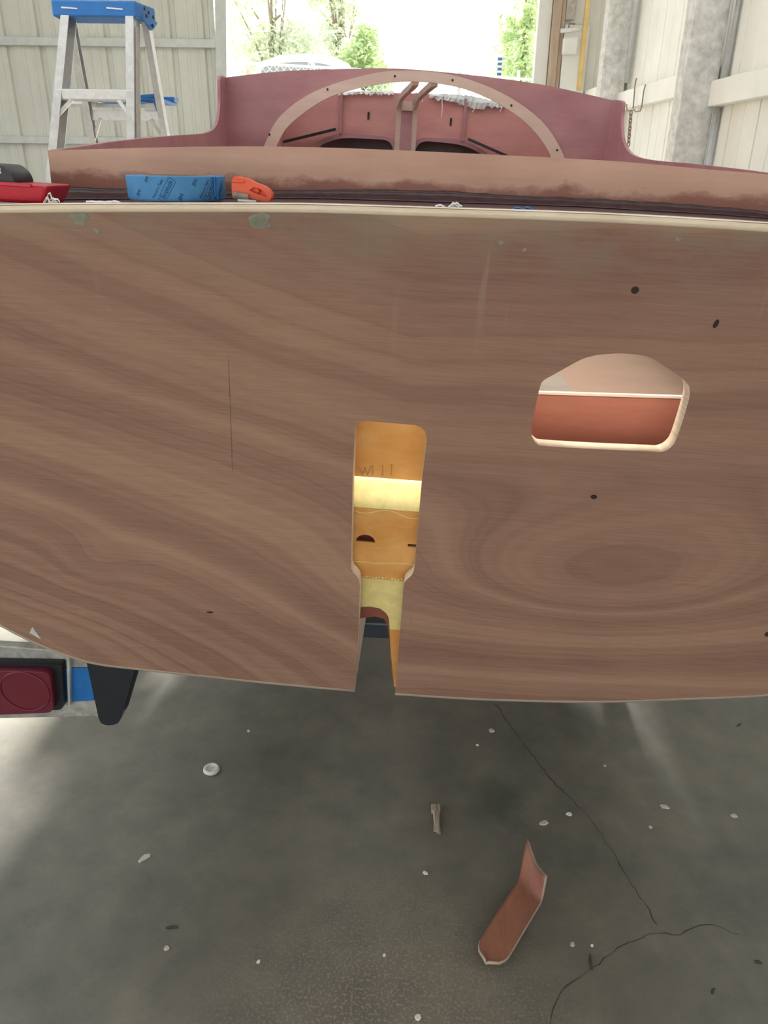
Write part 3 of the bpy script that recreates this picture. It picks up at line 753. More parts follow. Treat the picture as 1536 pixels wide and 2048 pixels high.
# side coamings sweeping up into the cabin sides
TL = [(.2092, .0345), (.6, .055), (1.0, .072), (1.4, .088), (1.52, .096), (1.60, .108), (1.66, .130), (1.69, .165), (1.705, .20), (1.715, .255), (1.8, .261)]
TR = [(.2092, .054), (.6, .068), (1.0, .080), (1.3, .088), (1.48, .098), (1.58, .115), (1.65, .145), (1.685, .18), (1.705, .215), (1.715, .25), (1.8, .260)]
for C_, T_, sg in ((CL, TL, -1), (CR, TR, 1)):
    T2 = smooth_pts(T_, 5); bm = bmesh.new(); prev = None
    for y, zt in T2:
        x = interp(y, C_); zb = ez(max(-.78, min(.78, x)))+.012*y-.25
        cur = [bm.verts.new(p) for p in ((x, y, zb), (x, y, zt), (x+sg*.009, y, zt), (x+sg*.009, y, zb))]
        if prev:
            for i in range(4): bm.faces.new((prev[i], prev[(i+1) % 4], cur[(i+1) % 4], cur[i]))
        else: bm.faces.new(cur)
        prev = cur
    bm.faces.new(prev[::-1]); bmesh.ops.recalc_face_normals(bm, faces=bm.faces); obj('side_coaming', bm, M_maroon, boat)
# cabin bulkhead with the arched opening, pale ring around it
BT = [(-.655, .261), (-.483, .286), (-.293, .302), (-.121, .312), (.05, .309), (.207, .301), (.363, .288), (.557, .260)]
AI = [(-.505, -.05), (-.503, .03), (-.491, .076), (-.45, .137), (-.354, .206), (-.26, .244), (-.103, .276), (.054, .274), (.182, .242), (.299, .184), (.380, .110), (.405, .05), (.41, -.05)]
AO = [(-.548, -.05), (-.546, .03), (-.532, .074), (-.483, .157), (-.387, .227), (-.261, .275), (-.121, .305), (.051, .303), (.211, .263), (.346, .193), (.424, .110), (.448, .05), (.453, -.05)]
ai = smooth_pts(AI, 5); ao = smooth_pts(AO, 5)
ai2 = [(x-.004 if x < -.05 else x+.004, z+.004) for x, z in ai]
obj('cabin_bulkhead', plate([(-.655, -.5), (.570, -.5)] + [(.570, .2575)] + smooth_pts(BT[::-1], 4), [ai2], .009, lambda a, b, c: (a, 1.8+c, b)), M_maroon, boat)
obj('scratch', plate([(-.2215, -.2035), (-.2211, -.2035), (-.2288, -.3769), (-.2292, -.3769)], t=.0004, fmap=lambda a, b, c: (a, -c+.0002 - RAKE*b, b)), M_fillet, tr)
obj('scratch', plate([(.0430, -.5504), (.0437, -.5504), (.0488, -.6704), (.0481, -.6704)], t=.0004, fmap=lambda a, b, c: (a, -c+.0002 - RAKE*b, b)), M_pale, tr)
rg = obj('opening_ring', plate(ao + ai[::-1], t=.010, fmap=lambda a, b, c: (a, 1.7895+c, b)), M_ring, boat)
rg['label'] = 'pale curved plywood ring around the opening'
for x, z in ((-.515, .105), (-.33, .243), (-.12, .29), (.06, .288), (.25, .228), (.41, .11)):
    bm = bmesh.new(); tube(bm, [(x, 1.788, z), (x, 1.790, z)], .0035, 10); obj('screw_hole', bm, M_hole, rg)
# cabin sides, forward bulkhead, foredeck
for x0, x1 in ((-.655, -.62), (.557, .52)):
    bm = bmesh.new(); sg = -1 if x0 < 0 else 1
    vs = [bm.verts.new(p) for p in ((x0, 1.81, -.3), (x0, 1.81, .258), (x1, 2.6, .262), (x1, 2.6, -.3))]
    bm.faces.new(vs); o = obj('cabin_side', bm, M_maroon2, boat); m = o.modifiers.new('s', 'SOLIDIFY'); m.thickness = .009; m.offset = 0
FBT = [(-.62, .262), (-.50, .276), (-.375, .289), (-.27, .300), (-.16, .306), (-.05, .304), (.1, .301), (.267, .291), (.40, .275), (.52, .262)]
hl = rounded([(-.47, -.12), (-.16, -.12), (-.155, .130), (-.40, .128), (-.468, .09)], [.02, .02, .05, .07, .02])
hr = rounded([(-.07, -.12), (.235, -.12), (.235, .085), (.155, .128), (-.065, .136)], [.02, .02, .03, .07, .06])
top = []
for x, z in smooth_pts(FBT[::-1], 6): top.append((x, z+random.uniform(-.004, .004)))
fb = obj('forward_bulkhead', plate([(-.62, -.3), (.52, -.3)] + top, [hl, hr], .009, lambda a, b, c: (a, 2.6+c, b)), M_maroon2, boat)
def grow(L, d):
    c = Vector((sum(p[0] for p in L)/len(L), sum(p[1] for p in L)/len(L))); out = []
    for p in L:
        v = Vector(p)-c; out.append(tuple(c+v*(1+d/v.length)))
    return out
for h in (hl, hr):
    obj('opening_trim', plate(grow(h, .018), [h], .006, lambda a, b, c: (a, 2.593+c, b)), M_maroon, fb)
for x in (-.378, .13):
    bm = bmesh.new(); box(bm, (x-.006, 2.586, .142), (x+.006, 2.6, interp(x, FBT)-.004)); obj('cleat', bm, M_maroon, fb)
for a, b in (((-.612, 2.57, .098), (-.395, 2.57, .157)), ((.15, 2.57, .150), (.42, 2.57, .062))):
    bm = bmesh.new(); beam(bm, a, b, .02, .010, (0, 0, 1)); obj('shadow_gap_strip', bm, M_blackpl, fb)  # black strips painting the shadow gaps above the berth sides
for x, z in ((-.265, .215), (.075, .21)):
    bm = bmesh.new(); box(bm, (x-.004, 2.597, z-.014), (x+.004, 2.601, z+.014)); obj('slot_hole', bm, M_hole, fb)
# ragged glass cloth and film along its top
def ragged(name, P, mat, y=2.585):
    bm = bmesh.new(); n = 40; prev = None
    L = []
    for k in range(n+1):
        x = P[0][0]+(P[-1][0]-P[0][0])*k/n; lo = interp(x, [(p[0], p[1]) for p in P]); hi = interp(x, [(p[0], p[2]) for p in P])
        cur = (bm.verts.new((x, y+random.uniform(-.006, .006), lo-abs(random.gauss(0, .004)))), bm.verts.new((x, y+random.uniform(-.006, .006), (lo+hi)/2)), bm.verts.new((x, y+.01, hi+random.uniform(-.002, .003))))
        if prev:
            for i in range(2): bm.faces.new((prev[i], cur[i], cur[i+1], prev[i+1]))
        prev = cur
    o = obj(name, bm, mat, fb); m = o.modifiers.new('s', 'SOLIDIFY'); m.thickness = .0012
    return o
ragged('film_edge', [(-.39, .285, .295), (-.3, .294, .304), (-.2, .298, .309), (-.165, .298, .310)], M_tarp)
ragged('glass_cloth', [(-.02, .295, .306), (.05, .288, .309), (.10, .280, .309), (.15, .266, .307), (.19, .262, .302), (.22, .276, .298), (.29, .276, .291)], M_cloth)
for a, b in (((.03, .298), (.035, .225)), ((-.05, .300), (-.048, .275)), ((.165, .268), (.158, .25)), ((.275, .280), (.268, .255))):
    bm = bmesh.new(); tube(bm, [(a[0], 2.58, a[1]), ((a[0]+b[0])/2+.003, 2.578, (a[1]+b[1])/2), (b[0], 2.58, b[1])], .0016, 5); obj('cloth_thread', bm, M_tarp, fb)
# companionway carlins and posts
for x1, x2 in ((-.055, -.135), (.005, -.0705)):
    bm = bmesh.new(); P = smooth_pts([(x1, 1.812, .279), (x1-.02, 2.1, .289), (x2+.02, 2.38, .283), (x2, 2.47, .262), (x2, 2.5, .20), (x2, 2.5, -.1)], 6)
    for a, b in zip(P, P[1:]): beam(bm, a, b, .020, .018, (1, 0, 0) if False else (0, -.7, .7))
    obj('carlin', bm, M_ring, boat)
bm = bmesh.new(); box(bm, (-.125, 2.49, -.1), (-.08, 2.50, .235)); obj('post_panel', bm, M_maroon, boat)
bm = bmesh.new(); box(bm, (-.125, 2.48, .235), (-.08, 2.50, .268)); obj('post_header', bm, M_ring, boat)
bm = bmesh.new(); R = []
for y, s in ((2.61, 1), (3.4, .74), (4.1, .36), (4.5, .06)):
    R.append([bm.verts.new((-.05+x*s, y, .25+.01*(y-2.6))) for x in (-.80, .80)] + [bm.verts.new((-.05+x*s, y, .23+.01*(y-2.6))) for x in (.80, -.80)])
for A, B in zip(R, R[1:]):
    for i in range(4): bm.faces.new((A[i], A[(i+1) % 4], B[(i+1) % 4], B[i]))
bm.faces.new(R[0][::-1]); bm.faces.new(R[-1]); bmesh.ops.recalc_face_normals(bm, faces=bm.faces)
obj('foredeck', bm, M_hull, boat)

# --- rudder well seen through the slot: upper panel, resin cove, middle panel, arched lower panel
WXL, WXR = -.085, .075
def behind(d):     # plane parallel to the transom, d behind its outer face
    return lambda a, b, c: (a, d + c - RAKE*b, b)
wp = obj('well_panel', plate([(WXL, -.24), (WXR, -.24), (WXR, -.405), (WXL, -.405)], t=.009, fmap=behind(.055)), M_amber, boat)
bm = bmesh.new()
for a, b in (((-.0514, -.3707), (-.0440, -.388)), ((-.0440, -.388), (-.0410, -.374)), ((-.0410, -.374), (-.0365, -.388)), ((-.0365, -.388), (-.0315, -.370)), ((-.0289, -.3688), (-.0285, -.387)),
             ((-.0191, -.3679), (-.0140, -.3675)), ((-.0140, -.3675), (-.0138, -.3859)), ((-.0175, -.3862), (-.0115, -.3855)), ((-.0045, -.3665), (.0025, -.3660)), ((-.0008, -.3663), (-.0008, -.3850)), ((-.0008, -.3850), (.0035, -.3845))):
    f = behind(.0547); beam(bm, f(a[0], a[1], 0), f(b[0], b[1], 0), .0009, .0006, (0, 1, 0))
obj('pencil_lettering', bm, M_pencil, wp)
prof = [(.0545, -.391), (.052, -.3925), (.047, -.397), (.042, -.404), (.037, -.412), (.033, -.421), (.031, -.430), (.0305, -.4355), (.045, -.4355), (.0545, -.42)]
bm = bmesh.new(); f = behind(0)
A = [bm.verts.new(f(WXL, z, y)) for y, z in prof]; B = [bm.verts.new(f(WXR, z, y)) for y, z in prof]
for i in range(len(prof)): bm.faces.new((A[i], A[(i+1) % len(prof)], B[(i+1) % len(prof)], B[i]))
bm.faces.new(A[::-1]); bm.faces.new(B); bmesh.ops.recalc_face_normals(bm, faces=bm.faces); auto_smooth(obj('resin_cove', bm, M_resin, boat), 50)
half = [(-.0500, -.5025)] + [(-.0345+.0155*cos(a), -.5025+.0155*sin(a)) for a in [pi-pi*k/14 for k in range(1, 14)]] + [(-.0190, -.5025)]
notch = [(.0325, -.5045), (.0325, -.4985), (.06, -.4985), (.06, -.5045)]
mid = obj('well_middle_panel', plate([(WXL, -.434), (WXR, -.434), (WXR, -.575), (WXL, -.575)], [half, notch], .007, behind(.032)), M_amber, boat)
f = behind(.0317)
bm = bmesh.new()
for k in range(22):
    x = -.062+.115*k/22; z = -.571+random.uniform(-.0016, .0016); sph(bm, f(x, z, 0), random.uniform(.0009, .0022), 6)
obj('resin_bead', bm, M_resin, mid)
bm = bmesh.new()
for k in range(14):
    x = -.06+.108*k/14; z = -.5415+.004*k/14*(1 if k > 6 else 0)+random.uniform(-.0006, .0006)
    tube(bm, [f(x, z, 0), f(x+.0082, z+random.uniform(-.0008, .0008), 0)], .0006, 5)
obj('resin_line', bm, M_resin, mid)
bm = bmesh.new()
for k in range(16):
    x = -.06+.108*k/16; z = -.4405-.005*sin(k*.55)-.0003*k
    tube(bm, [f(x, z, 0), f(x+.0072, -.4405-.005*sin((k+1)*.55)-.0003*(k+1), 0)], .0007, 5)
obj('resin_line', bm, M_resin, mid)
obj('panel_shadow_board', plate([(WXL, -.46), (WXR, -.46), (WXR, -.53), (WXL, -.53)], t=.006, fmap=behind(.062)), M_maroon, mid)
ARCH_R = [(.0044, -.648), (.0085, -.656), (.0102, -.6633), (.0121, -.6839), (.0162, -.7336), (.0221, -.7827), (.0272, -.826)]
arch = [(-.056, -.826), (-.056, -.66), (-.050, -.647), (-.040, -.6393), (-.0231, -.6364), (-.0061, -.639)] + ARCH_R
scarf = -.684
up = [(WXL, -.575), (WXL, -.826)] + arch[:9] + [(.0121, scarf), (WXR, scarf-.001), (WXR, -.575)]
obj('well_lower_panel', plate(up, t=.007, fmap=behind(.034)), M_resin, boat)
lo_ = [(.0121, scarf), (.0162, -.7336), (.0221, -.7827), (.0272, -.826), (WXR, -.826), (WXR, scarf-.001)]
obj('well_foot_panel', plate(lo_, t=.007, fmap=behind(.034)), M_amber, boat)
skeg = [(x-.004 if x > -.03 else x, z-.042 if z > -.67 else z) for x, z in arch]
skeg = [(-.058, -.826), (-.058, -.69), (-.0412, -.6842), (-.0151, -.6767), (.0008, -.6808), (.0070, -.6941), (.0105, -.72), (.015, -.76), (.022, -.826)]
obj('skeg_cheek', plate([(WXL, -.60), (WXL, -.826)] + skeg + [(WXR, -.826), (WXR, -.60)], t=.010, fmap=behind(.060)), M_redply, boat)
# unseen fill light added under the aft deck to brighten locker and slot panels
bm = bmesh.new(); box(bm, (-.20, .040, -.050), (.50, .066, -.040)); wlp = obj('fill_light_strip', bm, M_white, boat)
ld = bpy.data.lights.new('locker_fill_light', 'AREA'); ld.shape = 'RECTANGLE'; ld.size = .66; ld.size_y = .022; ld.energy = 4.2; ld.color = (1, .93, .82)
lo = bpy.data.objects.new('locker_fill_light', ld); COL.objects.link(lo); lo.parent = boat; lo.location = (.15, .053, -.0515)
# compartment seen through the port
o = obj('locker_panel', plate([(.10, -.62), (.60, -.62), (.60, -.2262), (.10, -.2482)], t=.006, fmap=behind(.080)), M_redply, boat)
obj('locker_panel_edge', plate([(.10, -.2480), (.60, -.2260), (.60, -.2222), (.10, -.2442)], t=.0065, fmap=behind(.0797)), M_edge, o)
bm = bmesh.new(); box(bm, (.09, .15, -.40), (.74, 1.7, -.388)); obj('cockpit_sole', bm, M_tan, boat)
bm = bmesh.new(); vs = [bm.verts.new(p) for p in ((.12, .30, -.386), (.30, .30, -.386), (.372, .66, -.386), (.358, .86, -.386), (.33, 1.1, -.386), (.12, 1.1, -.386))]; bm.faces.new(vs); o = obj('sole_light_patch', bm, M_edge, boat); m = o.modifiers.new('s', 'SOLIDIFY'); m.thickness = .002  # cream sheet shaped as the pool of light on the sole
bm = bmesh.new(); box(bm, (-.74, .16, -.40), (-.09, 1.7, -.388)); obj('cockpit_sole', bm, M_tan, boat)
bm = bmesh.new(); box(bm, (-.60, 2.95, -.3), (.5, 2.96, .245)); obj('dark_backdrop', bm, M_deck, boat)  # added dark sheet that gives the bulkhead openings their inner shade

# ------------------------------------------------------------------ trailer carrying the boat
TM = Matrix.Rotation(-YAW, 4, 'Z'); TO = Vector((.05, .95, 0))
trl = tag(empty('boat_trailer', TO, (0, 0, -YAW)), 'boat trailer under the hull, dark crossbar, galvanised light bracket and red tail light', 'trailer')
for x in (-.62, .62):
    bm = bmesh.new(); box(bm, (x-.03, .5, .36), (x+.03, 4.2, .44)); obj('side_rail', bm, M_trailer, trl, bevel=.004)
    bm = bmesh.new(); box(bm, (x*.62-.04, .75, .50), (x*.62+.04, 3.2, .608 if x < 0 else .580)); bk = obj('bunk', bm, M_black, trl, bevel=.006)
    for y in (.83, 2.62):
        bm = bmesh.new(); box(bm, (x*.62-.02, y, .30), (x*.62+.02, y+.05, .505)); obj('bunk_bracket', bm, M_trailer, bk)
for y in (.85, 2.64):
    bm = bmesh.new(); box(bm, (-.66, y-.03, .268), (.66, y+.03, .318)); obj('crossbar', bm, M_trailer, trl, bevel=.006)
    for x in (-.62, .62):
        bm = bmesh.new(); box(bm, (x-.025, y-.025, .30), (x+.025, y+.025, .40)); obj('crossbar_hanger', bm, M_trailer, trl)
bm = bmesh.new(); tube(bm, [(-.80, 2.0, .29), (.80, 2.0, .29)], .028, 12); obj('axle', bm, M_trailer, trl, True)
for x in (-.86, .86):
    bm = bmesh.new(); lathe(bm, [(.16, -.08), (.26, -.085), (.29, -.06), (.292, 0), (.29, .06), (.26, .085), (.16, .08)], 36, Matrix.Translation((x, 2.0, .292)) @ Matrix.Rotation(pi/2, 4, 'Y'), closed=True); w = obj('wheel', bm, M_tyre, trl, True)
    bm = bmesh.new(); lathe(bm, [(.0, -.03), (.06, -.035), (.16, -.05), (.165, .05), (.0, .04)], 28, Matrix.Translation((x, 2.0, .292)) @ Matrix.Rotation(pi/2, 4, 'Y')); obj('wheel_rim', bm, M_galv, w, True)
    bm = bmesh.new(); P = [(2.0+.36*cos(a), .30+.33*sin(a)) for a in [pi*k/12 for k in range(13)]]
    for (a, b), (c, d) in zip(P, P[1:]):
        vs = [bm.verts.new(p) for p in ((x-.11, a, b), (x+.11, a, b), (x+.11, c, d), (x-.11, c, d))]; bm.faces.new(vs)
    o = obj('fender', bm, M_galv, trl, True); m = o.modifiers.new('s', 'SOLIDIFY'); m.thickness = .004
for a, b in (((-.6, 4.2, .40), (0, 5.2, .40)), ((.6, 4.2, .40), (0, 5.2, .40))):
    bm = bmesh.new(); beam(bm, a, b, .06, .08); obj('drawbar', bm, M_trailer, trl)
bm = bmesh.new(); tube(bm, [(0, 5.15, 0), (0, 5.15, .45)], .03, 10); obj('jockey_stand', bm, M_galv, trl)

# tail light assembly: placed in the boat's own slope just under the left quarter
LM = TM.to_3x3()
def bl(x, y, z):   # boat frame -> trailer frame
    p = BM @ Vector((x, y, z)); return TM.inverted() @ (p - TO)
def bl_bm(bm):
    for v in bm.verts: v.co = bl(*v.co)
    return bm
bm = plate([(-.80, -.812), (-.4735, -.790), (-.4853, -.948), (-.80, -.990)], t=.012, fmap=lambda a, b, c: bl(a, .20+c, b)); lb = obj('light_bracket', bm, M_galv, trl, bevel=.003)
bm = bmesh.new(); box(bm, (-.80, .188, -.806), (-.570, .206, -.800)); bl_bm(bm); obj('light_top_plate', bm, M_galv, lb, bevel=.002)
bm = plate([(-.573, -.797), (-.569, -.797), (-.581, -.925), (-.585, -.925)], t=.014, fmap=lambda a, b, c: bl(a, .186+c, b)); obj('light_side_plate', bm, M_alu, lb)
bm = plate(rounded([(-.78, -.951), (-.591, -.930), (-.584, -.826), (-.78, -.841)], [.004, .016, .004, .004]), t=.018, fmap=lambda a, b, c: bl(a, .181+c, b)); tl = obj('tail_light', bm, M_blackpl, trl, bevel=.004)
bm = plate(rounded([(-.73, -.945), (-.603, -.925), (-.600, -.833), (-.725, -.843)], [.016]*4), t=.018, fmap=lambda a, b, c: bl(a, .166+c, b)); ln = obj('red_lens', bm, M_lens, tl, bevel=.006); ln['label'] = 'dark red lens with a round ridge'
bm = bmesh.new(); tube(bm, [bl(-.652+.046*cos(a), .1655, -.881+.043*sin(a)) for a in [2*pi*k/40 for k in range(40)]], .0018, 6, closed=True); obj('lens_ring', bm, M_lens, ln, True)
bm = plate([(-.5905, -.8456), (-.5338, -.8389), (-.5387, -.9141), (-.5930, -.9233)], t=.003, fmap=lambda a, b, c: bl(a, .1965+c, b)); tp = obj('blue_tape_wrap', bm, M_tapedark, lb); tp['label'] = 'blue masking tape stuck on the galvanised bracket'
bm = plate(rounded([(-.545, -.795), (-.440, -.795), (-.4915, -.9583), (-.5041, -.9690), (-.5259, -.9705), (-.5326, -.9591)], [.004, .004, .012, .012, .01, .01]), t=.04, fmap=lambda a, b, c: bl(a, .195-.0+c, b)); obj('rubber_guide', bm, M_black, trl, bevel=.004)

# ------------------------------------------------------------------ things on the deck
def bpos(x, y, z): return BM @ Vector((x, y, z))
# roll of masking tape
RT, HT = .0600, .0285
t = tag(empty('tape_roll', bpos(-.292, .085, -.0135), (0, 0, -YAW)), 'thick roll of blue masking tape lying flat on the deck edge', 'tape')
bm = bmesh.new(); lathe(bm, [(.0392, .0005), (RT-.002, .0005), (RT, .003), (RT+.0005, HT-.001), (RT-.0005, HT), (.0392, HT)], 72, closed=True); auto_smooth(obj('tape', bm, M_tape, t), 40)
bm = bmesh.new(); lathe(bm, [(.0375, .0), (.0390, .0), (.0390, HT+.0005), (.0375, HT+.0005)], 48, closed=True); auto_smooth(obj('core', bm, M_card, t), 40)
# loose end stuck down on the roll: darker fold, printing wrapped round the face
def wrap(bm, ang, zc, tilt, r):
    for v in bm.verts:
        u, w = v.co.x, v.co.y
        u2 = u*cos(tilt)-w*sin(tilt); w2 = u*sin(tilt)+w*cos(tilt)
        a = ang+u2/r; v.co = Vector((r*cos(a), r*sin(a), zc+w2))
    return bm
for ang, zc, s, size in ((-1.46, .0135, 'Scotch', .0085), (-1.64, .0145, 'Painters Tape', .0044), (-.55, .0135, 'Scotch', .0085), (-.70, .0145, 'Painters Tape', .0044), (-2.10, .009, '3M', .007), (-.90, .021, '3M', .007), (-1.20, .005, '3M', .007), (-1.86, .0245, '3M', .006), (-.22, .014, 'Scotch', .008)):
    bmt = text_bm(s, size); bmesh.ops.subdivide_edges(bmt, edges=[e for e in bmt.edges if e.calc_length() > .003], cuts=1)
    obj('printing', wrap(bmt, ang, zc, 1.0, RT+.0009), M_ink, t)
for ang in (-1.46, -.55):
    bmf = bmesh.new(); 
    for (a, b) in (((-.014, -.0045), (.014, -.0045)), ((.014, -.0045), (.014, .0045)), ((.014, .0045), (-.014, .0045)), ((-.014, .0045), (-.014, -.0045))):
        n = 6
        for k in range(n):
            p = Vector((a[0]+(b[0]-a[0])*k/n, a[1]+(b[1]-a[1])*k/n, 0)); q = Vector((a[0]+(b[0]-a[0])*(k+1)/n, a[1]+(b[1]-a[1])*(k+1)/n, 0)); beam(bmf, p, q, .0006, .0002, (0, 0, 1))
    obj('printing', wrap(bmf, ang, .0132, 1.0, RT+.0009), M_ink, t)
bm = bmesh.new(); prev = None
for k in range(9):
    a = -.46+.10*k/8; z0 = .004+.02*k/8*0; cur = [bm.verts.new(((RT+.0016+.0012*sin(k))*cos(a), (RT+.0016+.0012*sin(k))*sin(a), z)) for z in (.001+(8-k)*.0006, .010, .020, HT-.0005-(k % 3)*.001)]
    if prev:
        for i in range(3): bm.faces.new((prev[i], cur[i], cur[i+1], prev[i+1]))
    prev = cur
o = obj('tape_tail', bm, M_tapedark, t); m = o.modifiers.new('s', 'SOLIDIFY'); m.thickness = .0006

# red tool with a black housing, partly out of view
t = tag(empty('red_power_tool', bpos(-.53, .075, -.0275), BR), 'red tool body with black housing lying at the left end of the deck edge', 'tool')
bm = bmesh.new(); sec = [(-.10, .0, -.028, .028), (.075, 0, -.03, .03), (.086, .001, -.028, .028)]
lo = [(-.12, -.032, .001), (.082, -.032, .001), (.082, .03, .001), (-.12, .03, .001)]; hi = [(-.12, -.036, .0235), (.092, -.036, .0235), (.092, .034, .0235), (-.12, .034, .0235)]
A = [bm.verts.new(p) for p in lo]; B = [bm.verts.new(p) for p in hi]
for i in range(4): bm.faces.new((A[i], A[(i+1) % 4], B[(i+1) % 4], B[i]))
bm.faces.new(A[::-1]); bm.faces.new(B); obj('tool_body', bm, M_red, t, bevel=.004)
bm = bmesh.new(); box(bm, (.012, -.038, .020), (.072, -.034, .0245)); obj('body_lip', bm, M_red, t, bevel=.001)
bm = plate(rounded([(-.12, .023), (.046, .023), (.044, .034), (.032, .0435), (-.12, .0435)], [0, .002, .006, .006, 0]), t=.05, fmap=lambda a, b, c: (a, -.026+c, b)); hs = obj('black_housing', bm, M_blackpl, t, bevel=.003)
bm = bmesh.new(); tube(bm, [(.010, -.0262, .0385), (.031, -.0262, .0385), (.031, -.0262, .0345), (.010, -.0262, .0345)], .0013, 6, closed=True); obj('slot_rim', bm, M_chipw, hs)

# orange hand tool
t = tag(empty('orange_hand_tool', bpos(-.193, .075, -.0085), BR), 'small orange plastic hand tool with a looped end beside the tape roll', 'tool')
bm = plate(rounded([(-.0245, .003), (-.0245, .022), (-.020, .0275), (-.005, .0255), (.004, .021), (.015, .0185), (.024, .0125), (.0255, .004), (.020, .0), (-.005, .0035)], [.003, .004, .003, .003, .004, .006, .006, .005, .004, .003]),
           [rounded([(-.003, .012), (.003, .0165), (.012, .0145), (.019, .010), (.019, .006), (.006, .009)], [.002, .002, .003, .003, .002, .002])], .018, lambda a, b, c: (a, -.010+c, b))
obj('tool_shell', bm, M_orange, t, bevel=.0014)
bm = plate(rounded([(-.006, .009), (.003, .0185), (.013, .0165), (.021, .0105), (.0205, .0045), (.006, .0065)], [.002]*6), t=.010, fmap=lambda a, b, c: (a, -.003+c, b)); obj('recess_floor', bm, M_orange, t)
bm = bmesh.new(); tube(bm, [(.007, -.011, .012), (.007, -.003, .012)], .0028, 12); obj('button', bm, M_orange, t, True)
bm = bmesh.new(); box(bm, (-.024, -.0115, .020), (-.008, -.0095, .0245)); obj('raised_panel', bm, M_orange, t, bevel=.001)
bm = bmesh.new(); L = [Vector((-.021+.018*k/24, -.014, .0055-.002*k/24)) for k in range(25)]; tube(bm, L, [.0048 if k % 2 else .0040 for k in range(25)], 14); obj('ridged_roller', bm, M_aludark, t)
bm = bmesh.new(); box(bm, (-.0115, -.011, -.0), (.0105, -.007, .0022), Matrix.Translation(bpos(-.194, .055, -.0085)) @ BM.to_3x3().to_4x4()); tag(obj('blade_strip', bm, M_chipw), 'thin white strip lying in front of the orange tool', 'strip')

# scraps on the deck edge
def shred(name, x, y, L, n, mat, label, cat, w=.003, up=.006):
    bm = bmesh.new()
    for k in range(n):
        x0 = random.uniform(-L/2, L/2); l = L*random.uniform(.3, .7); a = random.uniform(-.5, .5); h = random.uniform(0, up); pr = None
        for i in range(6):
            s = i/5; p = Vector((x0+l*(s-.5)*cos(a), l*(s-.5)*sin(a)*.5, .0008+h*sin(pi*s*random.uniform(.8, 1.2))**2))
            cur = (bm.verts.new(p+Vector((0, -w/2*(1-abs(s-.5)), 0))), bm.verts.new(p+Vector((0, w/2*(1-abs(s-.5)), .0015))))
            if pr: bm.faces.new((pr[0], pr[1], cur[1], cur[0]))
            pr = cur
    o = obj(name, bm, mat, loc=bpos(x, y, ez(x)+.0022), rot=BR); m = o.modifiers.new('s', 'SOLIDIFY'); m.thickness = .0004
    return tag(o, label, cat)
shred('plastic_curl', -.361, .025, .036, 4, M_tarp, 'white plastic curl lying between the red tool and the tape roll', 'plastic scrap', up=.003)
shred('plastic_shred', .050, .03, .022, 5, M_tarp, 'torn white plastic shred on the deck edge near the middle', 'plastic scrap')
shred('tape_shred', .138, .03, .016, 4, M_tapedark, 'tiny blue tape scrap on the deck edge right of the middle', 'tape scrap', up=.003)
o = shred('plastic_tuft', -.424, .024, .02, 6, M_tarp, 'white frayed plastic tuft in front of the red tool', 'plastic scrap', up=.013)

# ------------------------------------------------------------------ things on the floor
# white cap
t = tag(empty('bottle_stopper', (-.442, 1.552, 0)), 'round white plastic stopper on the floor under the left half of the transom', 'stopper')
bm = bmesh.new(); lathe(bm, [(0, .001), (.019, .001), (.0215, .004), (.0205, .009), (.017, .0115), (.0135, .0112), (.012, .009), (0, .0085)], 32); obj('cap_body', bm, M_cap, t, True)
bm = bmesh.new(); box(bm, (-.009, -.0018, .0088), (.009, .0018, .0105)); obj('cap_slot', bm, M_girt, t, rot=(0, 0, .5))
# splintered stick
bm = bmesh.new()
for k in range(6):
    a = Vector((.1365+random.uniform(-.008, .006), 1.425, .005+random.uniform(0, .003))); b = Vector((.1365+(k-2.5)*.0028, 1.352+random.uniform(-.004, .006), .004)); tube(bm, [a, (a+b)/2+Vector((0, 0, .001)), b], [.0045, .004, .0022], 6)
box(bm, (.126, 1.415, .001), (.147, 1.436, .012))
tag(obj('wood_splinter', bm, M_stick), 'frayed grey splinter of wood standing out on the dark floor below the slot', 'splinter')
# plywood offcut: rounded near end, curled pointed far end
bm = bmesh.new(); nU, nV = 9, 26; G = []
p0 = Vector((.213, 1.018)); p1 = Vector((.372, 1.245)); ax = (p1-p0); LN = ax.length; ax.normalize(); nx = Vector((ax.y, -ax.x))
for j in range(nV+1):
    s = j/nV; row = []
    for i in range(nU+1):
        u = i/nU*2-1
        hw = .034*(1 if s > .13 else sqrt(max(.02, 1-((.13-s)/.13)**2)))*(.98-.12*max(0, s-.7)/.3)
        sl = s*LN*(1 - .24*(u+1)/2*max(0, (s-.55)/.45))
        q = p0+ax*sl+nx*(u*hw)-nx*(.030*max(0, s-.75)/.25*(1-u)*.3) 
        z = .012+.006*u*u+.045*max(0, (s-.72)/.28)**2*(1+.3*abs(u)) + .004*sin(pi*s)
        row.append(bm.verts.new((q.x, q.y, z)))
    G.append(row)
for j in range(nV):
    for i in range(nU): bm.faces.new((G[j][i], G[j][i+1], G[j+1][i+1], G[j+1][i]))
bmesh.ops.recalc_face_normals(bm, faces=bm.faces)
o = obj('plywood_offcut', bm, M_scrap, smooth=True); o.data.materials.append(M_hull); m = o.modifiers.new('s', 'SOLIDIFY'); m.thickness = .0055; m.offset = -1; m.material_offset_rim = 1
tag(o, 'red-brown plywood offcut with a rounded end and a curled pointed end on the floor', 'offcut')
